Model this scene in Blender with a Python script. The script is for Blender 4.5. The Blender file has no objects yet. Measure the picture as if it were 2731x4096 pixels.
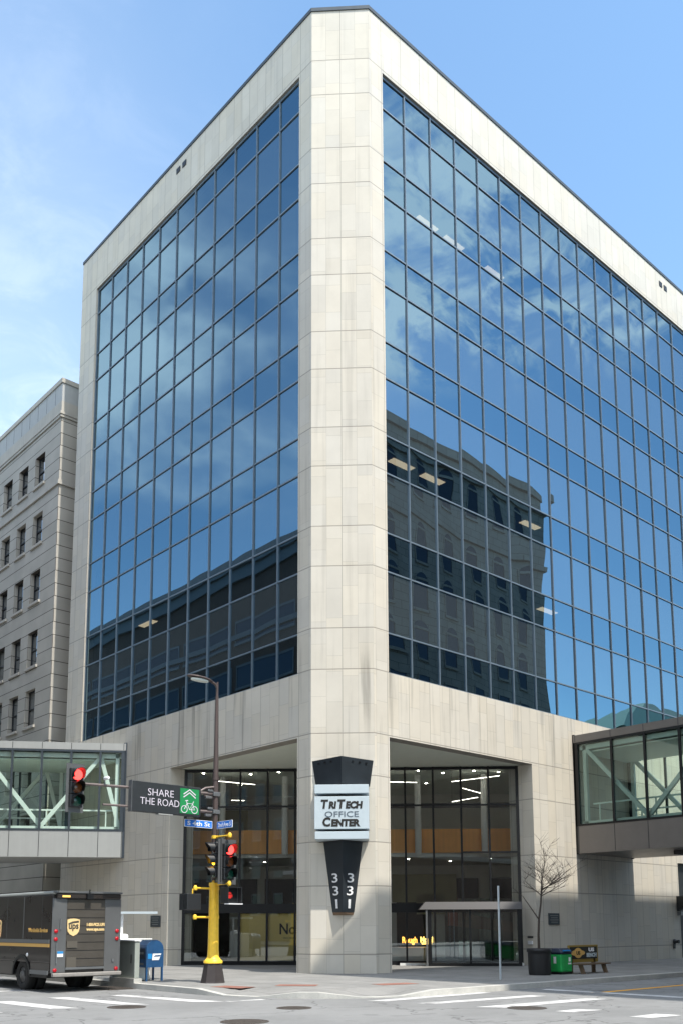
import bpy, math, random
from mathutils import Vector, Matrix
R = math.radians
rnd = random.Random(7)
scene = bpy.context.scene
COL = scene.collection
WM = {}            # world matrix of each object (parts sit on their thing's own axes)

# ------------------------------------------------------------------ helpers
def tag(o, label=None, cat=None, group=None, kind=None):
    if label: o['label'] = label
    if cat: o['category'] = cat
    if group: o['group'] = group
    if kind: o['kind'] = kind
    return o

def thing(name, label, cat, loc=(0, 0, 0), rz=0.0, group=None):
    o = bpy.data.objects.new(name, None)
    o.empty_display_size = .3
    COL.objects.link(o)
    o.location = loc
    o.rotation_euler = (0, 0, rz)
    WM[o.name] = Matrix.Translation(Vector(loc)) @ Matrix.Rotation(rz, 4, 'Z')
    return tag(o, label, cat, group)

def link_mesh(name, me, mat, parent=None, world=True, smooth=False, bevel=0):
    if mat and not me.materials:
        me.materials.append(mat)
    o = bpy.data.objects.new(name, me)
    COL.objects.link(o)
    if parent is not None:
        o.parent = parent
        WM[o.name] = WM[parent.name]
        if world:
            me.transform(WM[parent.name].inverted())
    else:
        WM[o.name] = Matrix.Identity(4)
    if smooth:
        me.polygons.foreach_set('use_smooth', [True] * len(me.polygons))
    if bevel:
        b = o.modifiers.new('edge', 'BEVEL')
        b.width = bevel; b.segments = 2; b.limit_method = 'ANGLE'
        b.angle_limit = R(40)
    return o

class MB:
    def __init__(s): s.v = []; s.f = []; s.sm = set()
    def add(s, vs, fs, smooth=False):
        n = len(s.v)
        s.v += [tuple(p) for p in vs]
        for f in fs:
            if smooth: s.sm.add(len(s.f))
            s.f.append([i + n for i in f])
        return s
    def quad(s, *p): return s.add(p, [list(range(len(p)))])
    def box(s, x0, x1, y0, y1, z0, z1):
        return s.add([(x0, y0, z0), (x1, y0, z0), (x1, y1, z0), (x0, y1, z0), (x0, y0, z1), (x1, y0, z1), (x1, y1, z1), (x0, y1, z1)],
                     [[0, 3, 2, 1], [4, 5, 6, 7], [0, 1, 5, 4], [1, 2, 6, 5], [2, 3, 7, 6], [3, 0, 4, 7]])
    def obox(s, c, ax, ay, az):
        """box centred on c with half axes ax, ay, az"""
        c, ax, ay, az = Vector(c), Vector(ax), Vector(ay), Vector(az)
        if ax.cross(ay).dot(az) < 0: ax = -ax
        P = [c + sx * ax + sy * ay + sz * az for sz in (-1, 1) for sx, sy in ((-1, -1), (1, -1), (1, 1), (-1, 1))]
        return s.add(P, [[0, 3, 2, 1], [4, 5, 6, 7], [0, 1, 5, 4], [1, 2, 6, 5], [2, 3, 7, 6], [3, 0, 4, 7]])
    def bar(s, a, b, w, h, up=(0, 0, 1)):
        a, b = Vector(a), Vector(b); d = (b - a); L = d.length; d.normalize()
        u = Vector(up)
        if abs(d.dot(u)) > .99: u = Vector((0, 1, 0))
        side = d.cross(u).normalized(); u2 = side.cross(d).normalized()
        return s.obox((a + b) / 2, d * L / 2, side * w / 2, u2 * h / 2)
    def loft(s, A, B, caps=True, smooth=False):
        """two closed loops (counter-clockwise seen from B's side)"""
        n = len(A); fs = [[i, (i + 1) % n, n + (i + 1) % n, n + i] for i in range(n)]
        s.add(list(A) + list(B), fs, smooth)
        if caps:
            s.add(list(A), [list(range(n))[::-1]]); s.add(list(B), [list(range(n))])
        return s
    def prism(s, poly, z0, z1):
        a = sum(poly[i][0] * poly[(i + 1) % len(poly)][1] - poly[(i + 1) % len(poly)][0] * poly[i][1] for i in range(len(poly)))
        if a < 0: poly = poly[::-1]
        return s.loft([(x, y, z0) for x, y in poly], [(x, y, z1) for x, y in poly])
    def tube(s, pts, rad, n=10, caps=True, smooth=True):
        pts = [Vector(p) for p in pts]
        if not hasattr(rad, '__len__'): rad = [rad] * len(pts)
        rings = []; prev = None
        for i, p in enumerate(pts):
            d = (pts[min(i + 1, len(pts) - 1)] - pts[max(i - 1, 0)]).normalized()
            if prev is None:
                ref = Vector((0, 0, 1)) if abs(d.z) < .9 else Vector((1, 0, 0))
                prev = d.cross(ref).normalized()
            u = (prev - d * prev.dot(d)).normalized(); w = d.cross(u); prev = u
            rings.append([p + rad[i] * (u * math.cos(6.28319 * k / n) + w * math.sin(6.28319 * k / n)) for k in range(n)])
        vs = [q for r_ in rings for q in r_]; fs = []
        for i in range(len(rings) - 1):
            for k in range(n):
                fs.append([i * n + k, i * n + (k + 1) % n, (i + 1) * n + (k + 1) % n, (i + 1) * n + k])
        s.add(vs, fs, smooth)
        if caps: s.add(rings[0], [list(range(n))[::-1]]); s.add(rings[-1], [list(range(n))])
        return s
    def lathe(s, c, prof, n=16, smooth=True, axis='Z'):
        c = Vector(c); vs = []
        for r_, z in prof:
            for k in range(n):
                a = 6.28319 * (k + .5) / n
                p = (r_ * math.cos(a), r_ * math.sin(a), z)
                if axis == 'Y': p = (p[0], -p[2], p[1])
                if axis == 'X': p = (-p[2], -p[0], p[1])
                vs.append(c + Vector(p))
        fs = []
        for i in range(len(prof) - 1):
            for k in range(n):
                fs.append([i * n + k, i * n + (k + 1) % n, (i + 1) * n + (k + 1) % n, (i + 1) * n + k])
        s.add(vs, fs, smooth)
        m = len(prof) - 1
        s.add(vs[:n], [list(range(n))[::-1]]); s.add(vs[m * n:], [list(range(n))])
        return s
    def build(s, name, mat, parent=None, world=True, bevel=0):
        me = bpy.data.meshes.new(name)
        me.from_pydata(s.v, [], s.f)
        for i in s.sm: me.polygons[i].use_smooth = True
        me.update()
        return link_mesh(name, me, mat, parent, world, False, bevel)

def text(name, body, mat, parent, origin, right, up, size, width=None, ext=.004, off=0.0, shear=0.0, world=True, align='CENTER', base=False):
    cu = bpy.data.curves.new('t', 'FONT')
    cu.body = body; cu.size = size; cu.extrude = ext; cu.offset = off; cu.shear = shear
    cu.align_x = align; cu.resolution_u = 3
    ob = bpy.data.objects.new('t', cu); COL.objects.link(ob)
    bpy.context.view_layer.update()
    me = bpy.data.meshes.new_from_object(ob.evaluated_get(bpy.context.evaluated_depsgraph_get()))
    COL.objects.unlink(ob); bpy.data.objects.remove(ob); bpy.data.curves.remove(cu)
    right, up = Vector(right).normalized(), Vector(up).normalized(); n = right.cross(up)
    if width:
        xs = [v.co.x for v in me.vertices]; k = width / max(max(xs) - min(xs), 1e-6)
        for v in me.vertices: v.co.x *= k
    if align == 'CENTER' and not base:
        ys_ = [v.co.y for v in me.vertices]; dy = (max(ys_) + min(ys_)) / 2
        for v in me.vertices: v.co.y -= dy
    o = Vector(origin)
    for v in me.vertices:
        c = v.co.copy(); v.co = o + right * c.x + up * c.y + n * c.z
    me.name = name; me.materials.clear()
    return link_mesh(name, me, mat, parent, world)

# ------------------------------------------------------------------ materials
def nt(name):
    m = bpy.data.materials.new(name); m.use_nodes = True
    t = m.node_tree; t.nodes.clear()
    out = t.nodes.new('ShaderNodeOutputMaterial')
    return m, t, out
def N(t, typ, **kw):
    n = t.nodes.new(typ)
    for k, v in kw.items():
        if k.startswith('i_'):
            n.inputs[k[2:].replace('_', ' ')].default_value = v
        else: setattr(n, k, v)
    return n
def math_(t, op, a, b=None, c=None, clamp=False):
    n = t.nodes.new('ShaderNodeMath'); n.operation = op; n.use_clamp = clamp
    for i, x in enumerate((a, b, c)):
        if x is None: continue
        if hasattr(x, 'links'): t.links.new(x, n.inputs[i])
        else: n.inputs[i].default_value = x
    return n.outputs[0]
def smooth(t, x, a, b):
    n = t.nodes.new('ShaderNodeMapRange'); n.interpolation_type = 'SMOOTHSTEP'
    t.links.new(x, n.inputs[0]); n.inputs[1].default_value = a; n.inputs[2].default_value = b
    return n.outputs[0]
def mixc(t, fac, a, b, mode='MIX'):
    n = t.nodes.new('ShaderNodeMix'); n.data_type = 'RGBA'; n.blend_type = mode
    for s_, x in ((n.inputs[0], fac), (n.inputs[6], a), (n.inputs[7], b)):
        if hasattr(x, 'links'): t.links.new(x, s_)
        elif isinstance(x, (int, float)): s_.default_value = x
        else: s_.default_value = (*x, 1) if len(x) == 3 else x
    return n.outputs[2]

def pm(name, col, rough=.5, metal=0.0, var=.1, scale=3.0, bump=0.0, bscale=40, spec=.5, streak=0.0, coat=0.0):
    """plain painted / metal / concrete surface with uneven tone"""
    m, t, out = nt(name)
    b = N(t, 'ShaderNodeBsdfPrincipled')
    b.inputs['Roughness'].default_value = rough; b.inputs['Metallic'].default_value = metal
    b.inputs['Specular IOR Level'].default_value = spec
    b.inputs['Coat Weight'].default_value = coat
    tc = N(t, 'ShaderNodeTexCoord')
    no = N(t, 'ShaderNodeTexNoise'); no.inputs['Scale'].default_value = scale; no.inputs['Detail'].default_value = 5
    t.links.new(tc.outputs['Object'], no.inputs['Vector'])
    f = math_(t, 'MULTIPLY_ADD', no.outputs['Fac'], 2 * var, 1 - var)
    if streak:
        mp = N(t, 'ShaderNodeMapping'); mp.inputs['Scale'].default_value = (3, 3, .12)
        t.links.new(tc.outputs['Object'], mp.inputs['Vector'])
        n2 = N(t, 'ShaderNodeTexNoise'); n2.inputs['Scale'].default_value = 2.5; n2.inputs['Detail'].default_value = 4
        t.links.new(mp.outputs[0], n2.inputs['Vector'])
        f = math_(t, 'MULTIPLY', f, math_(t, 'MULTIPLY_ADD', n2.outputs['Fac'], 2 * streak, 1 - streak))
    c = mixc(t, 1.0, col, f, 'MULTIPLY')
    t.links.new(c, b.inputs['Base Color'])
    rr = math_(t, 'MULTIPLY_ADD', no.outputs['Fac'], .2, rough - .1, clamp=True)
    t.links.new(rr, b.inputs['Roughness'])
    if bump:
        nb = N(t, 'ShaderNodeTexNoise'); nb.inputs['Scale'].default_value = bscale; nb.inputs['Detail'].default_value = 4
        t.links.new(tc.outputs['Object'], nb.inputs['Vector'])
        bp = N(t, 'ShaderNodeBump'); bp.inputs['Strength'].default_value = bump; bp.inputs['Distance'].default_value = .02
        t.links.new(nb.outputs['Fac'], bp.inputs['Height']); t.links.new(bp.outputs[0], b.inputs['Normal'])
    t.links.new(b.outputs[0], out.inputs[0])
    return m

def emit(name, col, strength):
    m, t, out = nt(name)
    e = N(t, 'ShaderNodeEmission'); e.inputs[0].default_value = (*col, 1); e.inputs[1].default_value = strength
    t.links.new(e.outputs[0], out.inputs[0]); return m

def stone_mat(name, base, tile_w=.555, base2=None):
    """veneer of marble tiles on precast panels: joints follow the storeys"""
    m, t, out = nt(name)
    tc = N(t, 'ShaderNodeTexCoord'); ge = N(t, 'ShaderNodeNewGeometry')
    sp = N(t, 'ShaderNodeSeparateXYZ'); t.links.new(tc.outputs['Object'], sp.inputs[0])
    cr = N(t, 'ShaderNodeVectorMath', operation='CROSS_PRODUCT'); t.links.new(ge.outputs['Normal'], cr.inputs[0]); cr.inputs[1].default_value = (0, 0, 1)
    dt = N(t, 'ShaderNodeVectorMath', operation='DOT_PRODUCT'); t.links.new(tc.outputs['Object'], dt.inputs[0]); t.links.new(cr.outputs[0], dt.inputs[1])
    u = dt.outputs['Value']; z = sp.outputs['Z']
    # storey joints
    zz = math_(t, 'DIVIDE', math_(t, 'SUBTRACT', z, 10.695 - 3.802 * 4), 3.802)
    fl = math_(t, 'FRACT', zz); ii = math_(t, 'FLOOR', zz)
    d0 = math_(t, 'MINIMUM', fl, math_(t, 'SUBTRACT', 1.0, fl))
    d1 = math_(t, 'ABSOLUTE', math_(t, 'SUBTRACT', fl, .395))
    jd = math_(t, 'MULTIPLY', math_(t, 'MINIMUM', d0, d1), 3.802)
    jh = smooth(t, jd, .026, .008)
    # tiles
    un = math_(t, 'DIVIDE', u, tile_w); ui = math_(t, 'FLOOR', un); uf = math_(t, 'FRACT', un)
    half = math_(t, 'GREATER_THAN', fl, .395)
    wn1 = N(t, 'ShaderNodeTexWhiteNoise', noise_dimensions='2D'); cb = N(t, 'ShaderNodeCombineXYZ'); t.links.new(ui, cb.inputs[0]); t.links.new(math_(t, 'ADD', math_(t, 'MULTIPLY', ii, 2), half), cb.inputs[1]); t.links.new(cb.outputs[0], wn1.inputs['Vector'])
    split = math_(t, 'FLOOR', math_(t, 'ADD', math_(t, 'DIVIDE', z, 1.1), math_(t, 'MULTIPLY', wn1.outputs['Value'], 9)))
    cb2 = N(t, 'ShaderNodeCombineXYZ'); t.links.new(ui, cb2.inputs[0]); t.links.new(split, cb2.inputs[1]); t.links.new(math_(t, 'MULTIPLY_ADD', ii, 2, half), cb2.inputs[2])
    wn2 = N(t, 'ShaderNodeTexWhiteNoise', noise_dimensions='3D'); t.links.new(cb2.outputs[0], wn2.inputs['Vector'])
    sf = math_(t, 'FRACT', math_(t, 'ADD', math_(t, 'DIVIDE', z, 1.1), math_(t, 'MULTIPLY', wn1.outputs['Value'], 9)))
    sd = math_(t, 'MULTIPLY', math_(t, 'MINIMUM', sf, math_(t, 'SUBTRACT', 1.0, sf)), 1.1)
    js = math_(t, 'MULTIPLY', smooth(t, sd, .014, .004), .35)
    ud = math_(t, 'MULTIPLY', math_(t, 'MINIMUM', uf, math_(t, 'SUBTRACT', 1.0, uf)), tile_w)
    un2 = math_(t, 'FRACT', math_(t, 'DIVIDE', u, tile_w * 2)); ud2 = math_(t, 'MULTIPLY', math_(t, 'MINIMUM', un2, math_(t, 'SUBTRACT', 1.0, un2)), tile_w * 2)
    jv = math_(t, 'MAXIMUM', math_(t, 'MULTIPLY', smooth(t, ud, .014, .004), .35), math_(t, 'MULTIPLY', smooth(t, ud2, .02, .006), .75))
    j = math_(t, 'MAXIMUM', math_(t, 'MAXIMUM', jh, jv), js)
    j = math_(t, 'MULTIPLY', j, .6)
    # tone
    no = N(t, 'ShaderNodeTexNoise'); no.inputs['Scale'].default_value = .8; no.inputs['Detail'].default_value = 8; no.inputs['Roughness'].default_value = .65
    t.links.new(tc.outputs['Object'], no.inputs['Vector'])
    mp = N(t, 'ShaderNodeMapping'); mp.inputs['Scale'].default_value = (2.2, 2.2, .1); t.links.new(tc.outputs['Object'], mp.inputs['Vector'])
    ns = N(t, 'ShaderNodeTexNoise'); ns.inputs['Scale'].default_value = 1.6; ns.inputs['Detail'].default_value = 6; t.links.new(mp.outputs[0], ns.inputs['Vector'])
    tone = math_(t, 'MULTIPLY_ADD', wn2.outputs['Value'], .085, .94)
    tone = math_(t, 'MULTIPLY', tone, math_(t, 'MULTIPLY_ADD', no.outputs['Fac'], .26, .86))
    stk = math_(t, 'MULTIPLY', smooth(t, ns.outputs['Fac'], .52, .74), .40)
    # run-off stains are strongest below the glass and near the pavement
    low = math_(t, 'MULTIPLY', smooth(t, z, 7.6, 9.8), smooth(t, z, 12, 10.6))
    stk = math_(t, 'MULTIPLY', stk, math_(t, 'MULTIPLY_ADD', low, .75, .33))
    tone = math_(t, 'MULTIPLY', tone, math_(t, 'SUBTRACT', 1.0, stk))
    tint = mixc(t, wn2.outputs['Color'], base, base2 or base)
    h2 = N(t, 'ShaderNodeSeparateColor'); t.links.new(wn2.outputs['Color'], h2.inputs[0])
    tint = mixc(t, h2.outputs[1], base, base2 or base)
    c = mixc(t, 1.0, tint, tone, 'MULTIPLY')
    c = mixc(t, j, c, (.12, .105, .09))
    b = N(t, 'ShaderNodeBsdfPrincipled'); b.inputs['Roughness'].default_value = .72; b.inputs['Specular IOR Level'].default_value = .3
    t.links.new(c, b.inputs['Base Color'])
    nf = N(t, 'ShaderNodeTexNoise'); nf.inputs['Scale'].default_value = 25; nf.inputs['Detail'].default_value = 3; t.links.new(tc.outputs['Object'], nf.inputs['Vector'])
    hh = math_(t, 'SUBTRACT', math_(t, 'MULTIPLY', nf.outputs['Fac'], .15), j)
    bp = N(t, 'ShaderNodeBump'); bp.inputs['Strength'].default_value = .35; bp.inputs['Distance'].default_value = .012
    t.links.new(hh, bp.inputs['Height']); t.links.new(bp.outputs[0], b.inputs['Normal'])
    t.links.new(b.outputs[0], out.inputs[0]); return m

def glass_mat(name, gcol, refl, tcol=None, back=None, rough=0.0, fres=False):
    """pane: reflection over either a tinted see-through or a dark backing"""
    m, t, out = nt(name)
    g = N(t, 'ShaderNodeBsdfGlossy'); g.inputs['Color'].default_value = (*gcol, 1); g.inputs['Roughness'].default_value = rough
    if tcol: d = N(t, 'ShaderNodeBsdfTransparent'); d.inputs['Color'].default_value = (*tcol, 1)
    else: d = N(t, 'ShaderNodeBsdfDiffuse'); d.inputs['Color'].default_value = (*back, 1)
    mx = N(t, 'ShaderNodeMixShader'); mx.inputs[0].default_value = refl
    if fres:
        lw = N(t, 'ShaderNodeFresnel'); lw.inputs['IOR'].default_value = 1.5
        t.links.new(math_(t, 'MULTIPLY_ADD', lw.outputs[0], 1 - refl, refl, clamp=True), mx.inputs[0])
    t.links.new(d.outputs[0], mx.inputs[1]); t.links.new(g.outputs[0], mx.inputs[2])
    t.links.new(mx.outputs[0], out.inputs[0]); return m

def ground_mat(name, c1, c2, scale, bump, cracks=0.0, joints=0.0, spots=0.0):
    m, t, out = nt(name)
    tc = N(t, 'ShaderNodeTexCoord'); P = tc.outputs['Object']
    a = N(t, 'ShaderNodeTexNoise'); a.inputs['Scale'].default_value = scale; a.inputs['Detail'].default_value = 8; a.inputs['Roughness'].default_value = .7; t.links.new(P, a.inputs['Vector'])
    f = N(t, 'ShaderNodeTexNoise'); f.inputs['Scale'].default_value = 60; f.inputs['Detail'].default_value = 3; t.links.new(P, f.inputs['Vector'])
    c = mixc(t, smooth(t, a.outputs['Fac'], .35, .65), c1, c2)
    c = mixc(t, 1.0, c, math_(t, 'MULTIPLY_ADD', f.outputs['Fac'], .5, .75), 'MULTIPLY')
    if joints:
        sp = N(t, 'ShaderNodeSeparateXYZ'); t.links.new(P, sp.inputs[0])
        ds = []
        for o_ in (0, 1):
            fr = math_(t, 'FRACT', math_(t, 'DIVIDE', sp.outputs[o_], joints)); ds.append(math_(t, 'MINIMUM', fr, math_(t, 'SUBTRACT', 1.0, fr)))
        jd = math_(t, 'MULTIPLY', math_(t, 'MINIMUM', ds[0], ds[1]), joints)
        c = mixc(t, math_(t, 'MULTIPLY', smooth(t, jd, .02, .008), .6), c, (.06, .06, .06))
    if cracks:
        v = N(t, 'ShaderNodeTexVoronoi', feature='DISTANCE_TO_EDGE'); v.inputs['Scale'].default_value = .28
        wv = N(t, 'ShaderNodeTexNoise'); wv.inputs['Scale'].default_value = .9; wv.inputs['Detail'].default_value = 6; t.links.new(P, wv.inputs['Vector'])
        ad = N(t, 'ShaderNodeVectorMath', operation='MULTIPLY_ADD'); t.links.new(wv.outputs['Color'], ad.inputs[0]); ad.inputs[1].default_value = (2, 2, 2); t.links.new(P, ad.inputs[2])
        t.links.new(ad.outputs[0], v.inputs['Vector'])
        c = mixc(t, math_(t, 'MULTIPLY', smooth(t, v.outputs['Distance'], .012, .003), cracks), c, (.05, .05, .052))
    if spots:
        s_ = N(t, 'ShaderNodeTexNoise'); s_.inputs['Scale'].default_value = 1.4; s_.inputs['Detail'].default_value = 2; t.links.new(P, s_.inputs['Vector'])
        c = mixc(t, math_(t, 'MULTIPLY', smooth(t, s_.outputs['Fac'], .6, .7), spots), c, (.07, .07, .075))
    b = N(t, 'ShaderNodeBsdfPrincipled'); b.inputs['Roughness'].default_value = .85; b.inputs['Specular IOR Level'].default_value = .25
    t.links.new(c, b.inputs['Base Color'])
    bp = N(t, 'ShaderNodeBump'); bp.inputs['Strength'].default_value = bump; bp.inputs['Distance'].default_value = .01
    t.links.new(f.outputs['Fac'], bp.inputs['Height']); t.links.new(bp.outputs[0], b.inputs['Normal'])
    t.links.new(b.outputs[0], out.inputs[0]); return m

def block_mat(name, c1, c2, bw, bh, mortar=(.06, .055, .05), msize=.02, streak=.15):
    """coursed masonry"""
    m, t, out = nt(name)
    tc = N(t, 'ShaderNodeTexCoord'); ge = N(t, 'ShaderNodeNewGeometry')
    cr = N(t, 'ShaderNodeVectorMath', operation='CROSS_PRODUCT'); t.links.new(ge.outputs['Normal'], cr.inputs[0]); cr.inputs[1].default_value = (0, 0, 1)
    dt = N(t, 'ShaderNodeVectorMath', operation='DOT_PRODUCT'); t.links.new(tc.outputs['Object'], dt.inputs[0]); t.links.new(cr.outputs[0], dt.inputs[1])
    sp = N(t, 'ShaderNodeSeparateXYZ'); t.links.new(tc.outputs['Object'], sp.inputs[0])
    cb = N(t, 'ShaderNodeCombineXYZ'); t.links.new(dt.outputs['Value'], cb.inputs[0]); t.links.new(sp.outputs['Z'], cb.inputs[1])
    br = N(t, 'ShaderNodeTexBrick'); t.links.new(cb.outputs[0], br.inputs['Vector'])
    br.inputs['Color1'].default_value = (*c1, 1); br.inputs['Color2'].default_value = (*c2, 1); br.inputs['Mortar'].default_value = (*mortar, 1)
    br.inputs['Scale'].default_value = 1; br.inputs['Mortar Size'].default_value = msize; br.inputs['Brick Width'].default_value = bw; br.inputs['Row Height'].default_value = bh
    no = N(t, 'ShaderNodeTexNoise'); no.inputs['Scale'].default_value = .7; no.inputs['Detail'].default_value = 8; t.links.new(tc.outputs['Object'], no.inputs['Vector'])
    c = mixc(t, 1.0, br.outputs['Color'], math_(t, 'MULTIPLY_ADD', no.outputs['Fac'], .5, .75), 'MULTIPLY')
    b = N(t, 'ShaderNodeBsdfPrincipled'); b.inputs['Roughness'].default_value = .8; b.inputs['Specular IOR Level'].default_value = .25
    t.links.new(c, b.inputs['Base Color'])
    bp = N(t, 'ShaderNodeBump'); bp.inputs['Strength'].default_value = .5; bp.inputs['Distance'].default_value = .02; bp.invert = True
    t.links.new(br.outputs['Fac'], bp.inputs['Height']); t.links.new(bp.outputs[0], b.inputs['Normal'])
    t.links.new(b.outputs[0], out.inputs[0]); return m

M = {}
M['stone'] = stone_mat('marble_veneer', (.625, .58, .495), base2=(.60, .57, .51))
M['coping'] = pm('dark_metal_coping', (.07, .085, .10), .45, .6)
M['frame'] = pm('window_frame_aluminium', (.19, .245, .30), .42, .35, .12)
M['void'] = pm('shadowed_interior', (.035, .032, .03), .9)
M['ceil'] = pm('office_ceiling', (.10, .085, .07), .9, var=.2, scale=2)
M['soffit'] = pm('painted_soffit', (.84, .88, .76), .8, var=.05)
M['black'] = pm('black_metal', (.012, .013, .015), .4, .3)
M['dark'] = pm('dark_grey_metal', (.035, .038, .042), .45, .4)
M['grey'] = pm('grey_metal', (.22, .23, .24), .4, .6)
M['white'] = pm('white_paint', (.84, .85, .83), .5)
M['lightgrey'] = pm('light_grey_panel', (.34, .35, .345), .5, var=.05, streak=.06)
M['brownpanel'] = pm('dark_brown_metal_panel', (.185, .168, .155), .42, .2, var=.1)
M['brownpole'] = pm('brown_painted_steel', (.085, .062, .058), .5, .2)
M['yellow'] = pm('yellow_paint', (.95, .60, .05), .45, var=.2, scale=7, streak=.12)
M['orange'] = pm('orange_wood_veneer', (.92, .42, .10), .5, var=.12, scale=2, streak=.2)
M['glassS'] = glass_mat('vision_glass', (.335, .535, .67), .455, tcol=(.30, .28, .24))
M['glassL'] = glass_mat('spandrel_glass', (.335, .535, .67), .455, back=(.05, .058, .06))
M['lobbyglass'] = glass_mat('lobby_glass', (.85, .92, .95), .17, tcol=(.93, .97, .95), fres=True)
M['skyglassL'] = glass_mat('green_skyway_glass', (.75, .9, .88), .06, tcol=(.87, .98, .925), fres=True)
M['asphalt'] = ground_mat('asphalt', (.195, .198, .20), (.245, .248, .25), .35, .4, cracks=.5, spots=.3)
M['concrete'] = ground_mat('pavement_concrete', (.215, .215, .21), (.275, .272, .265), .6, .3, joints=1.5, spots=.12)
M['kerb'] = ground_mat('kerb_concrete', (.42, .42, .40), (.52, .51, .48), 1.5, .3)
M['paint'] = ground_mat('worn_white_paint', (.42, .42, .42), (.66, .66, .66), 1.6, .3, spots=.5)
M['ypaint'] = ground_mat('worn_yellow_paint', (.75, .36, .04), (.80, .42, .06), 2, .3)
M['redpad'] = ground_mat('brick_red_pad', (.24, .11, .085), (.30, .16, .13), 3, .6)
M['iron'] = pm('cast_iron', (.10, .085, .075), .6, .5, var=.3, scale=8, bump=.5)
M['rubber'] = pm('tyre_rubber', (.018, .018, .018), .8)
M['truck'] = pm('dark_brown_truck_paint', (.030, .025, .023), .30, 0, var=.3, scale=2.2, coat=.35, streak=.15, bump=.06, bscale=2.5)
M['truckdoor'] = pm('rear_door_brown', (.070, .063, .054), .35, 0, var=.2, coat=.2)
M['trucktrim'] = pm('grey_corner_post', (.15, .155, .16), .35, .4)
M['gold'] = pm('gold_lettering', (.75, .45, .13), .35, .1)
M['goldpale'] = pm('pale_gold', (.85, .62, .30), .35, .1)
M['redlens'] = pm('red_lens', (.45, .01, .02), .2)
M['blue'] = pm('mailbox_blue', (.016, .075, .19), .4, var=.3, scale=6, coat=.2, streak=.15)
M['skyblue'] = pm('bright_blue_decal', (.02, .25, .60), .4)
M['signblue'] = pm('street_sign_blue', (.02, .20, .75), .45)
M['signwhite'] = pm('reflective_white', (.85, .86, .88), .4)
M['signgreen'] = pm('sign_green', (.01, .23, .07), .5)
M['green'] = pm('bin_green', (.015, .36, .08), .5, var=.3, scale=5, streak=.15)
M['navy'] = pm('navy_plastic', (.02, .03, .06), .4)
M['charcoal'] = pm('charcoal_sign_metal', (.055, .066, .078), .32, .5, var=.1)
M['paleblue'] = pm('pale_blue_panel', (.50, .58, .63), .45, var=.05)
M['bark'] = pm('grey_brown_bark', (.07, .055, .045), .85, var=.3, scale=20, bump=.6)
M['wood'] = pm('weathered_bench_wood', (.13, .085, .05), .7, var=.25, scale=6)
M['olive'] = pm('olive_gold_board', (.30, .20, .03), .5)
M['cabinet'] = pm('grey_green_cabinet', (.33, .36, .33), .5, .1, var=.12, streak=.1)
M['red_on'] = emit('lit_red', (1, .035, .03), 3.2)
M['amber_on'] = emit('lit_amber', (1, .48, .02), 3.0)
M['amber_off'] = pm('amber_lens_unlit', (.16, .05, .015), .2)
M['red_off'] = pm('red_lens_unlit', (.05, .006, .006), .2)
M['green_off'] = pm('green_lens_unlit', (.006, .06, .04), .2)
M['led_white'] = emit('white_led', (.85, .8, .9), .5)
M['lampwhite'] = emit('office_lamp', (1, .92, .72), 1.0)
M['lobbylamp'] = emit('lobby_lamp', (1, .95, .82), 3.5)
M['neon'] = emit('orange_neon', (1, .42, .07), 1.6)
M['neony'] = emit('amber_neon', (1, .60, .14), 1.8)
M['poster'] = pm('mustard_poster', (.92, .70, .24), .6, var=.06)
M['ink'] = pm('black_ink', (.015, .014, .012), .6)
M['limestone'] = block_mat('neighbour_limestone', (.43, .405, .36), (.465, .44, .395), 40.0, .705, mortar=(.10, .09, .08), msize=.02)
M['limeplain'] = pm('smooth_limestone', (.44, .415, .37), .8, var=.18, scale=1.2, bump=.2, streak=.15)
M['winglass'] = glass_mat('old_window_glass', (.85, .92, 1.0), .40, back=(.012, .013, .016), fres=True)
M['winfar'] = glass_mat('dim_window_glass', (.40, .45, .52), .10, back=(.03, .032, .036))
M['winblind'] = glass_mat('window_with_blind', (.75, .85, .95), .22, back=(.16, .155, .14), fres=True)
M['brick'] = block_mat('brown_brick', (.13, .085, .065), (.16, .105, .08), .45, .15, msize=.012)
M['stonedark'] = block_mat('brown_stone', (.26, .24, .215), (.30, .28, .25), 1.2, .6, msize=.015)
M['greenroof'] = pm('patina_green_roof', (.19, .30, .25), .7, var=.15)

# ------------------------------------------------------------------ camera
CAM = Vector((-20.6976, -22.6293, 1.75))
yaw, pitch, roll = .83545, R(7.875), R(-.156)
fw = Vector((math.cos(yaw) * math.cos(pitch), math.sin(yaw) * math.cos(pitch), math.sin(pitch)))
rt = Vector((math.sin(yaw), -math.cos(yaw), 0)); up = rt.cross(fw)
r2 = rt * math.cos(roll) + up * math.sin(roll); u2 = -rt * math.sin(roll) + up * math.cos(roll)
cd = bpy.data.cameras.new('camera'); cam = bpy.data.objects.new('camera', cd); COL.objects.link(cam)
cam.matrix_world = Matrix(((r2.x, u2.x, -fw.x, CAM.x), (r2.y, u2.y, -fw.y, CAM.y), (r2.z, u2.z, -fw.z, CAM.z), (0, 0, 0, 1)))
cd.sensor_fit = 'VERTICAL'; cd.sensor_height = 36; cd.sensor_width = 24
cd.lens = 36 * 3716.58 / 4096; cd.shift_x = (1365.5 - 1344.95) / 4096; cd.shift_y = (3188.66 - 2048) / 4096
cd.clip_start = .2; cd.clip_end = 3000
scene.camera = cam

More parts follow.
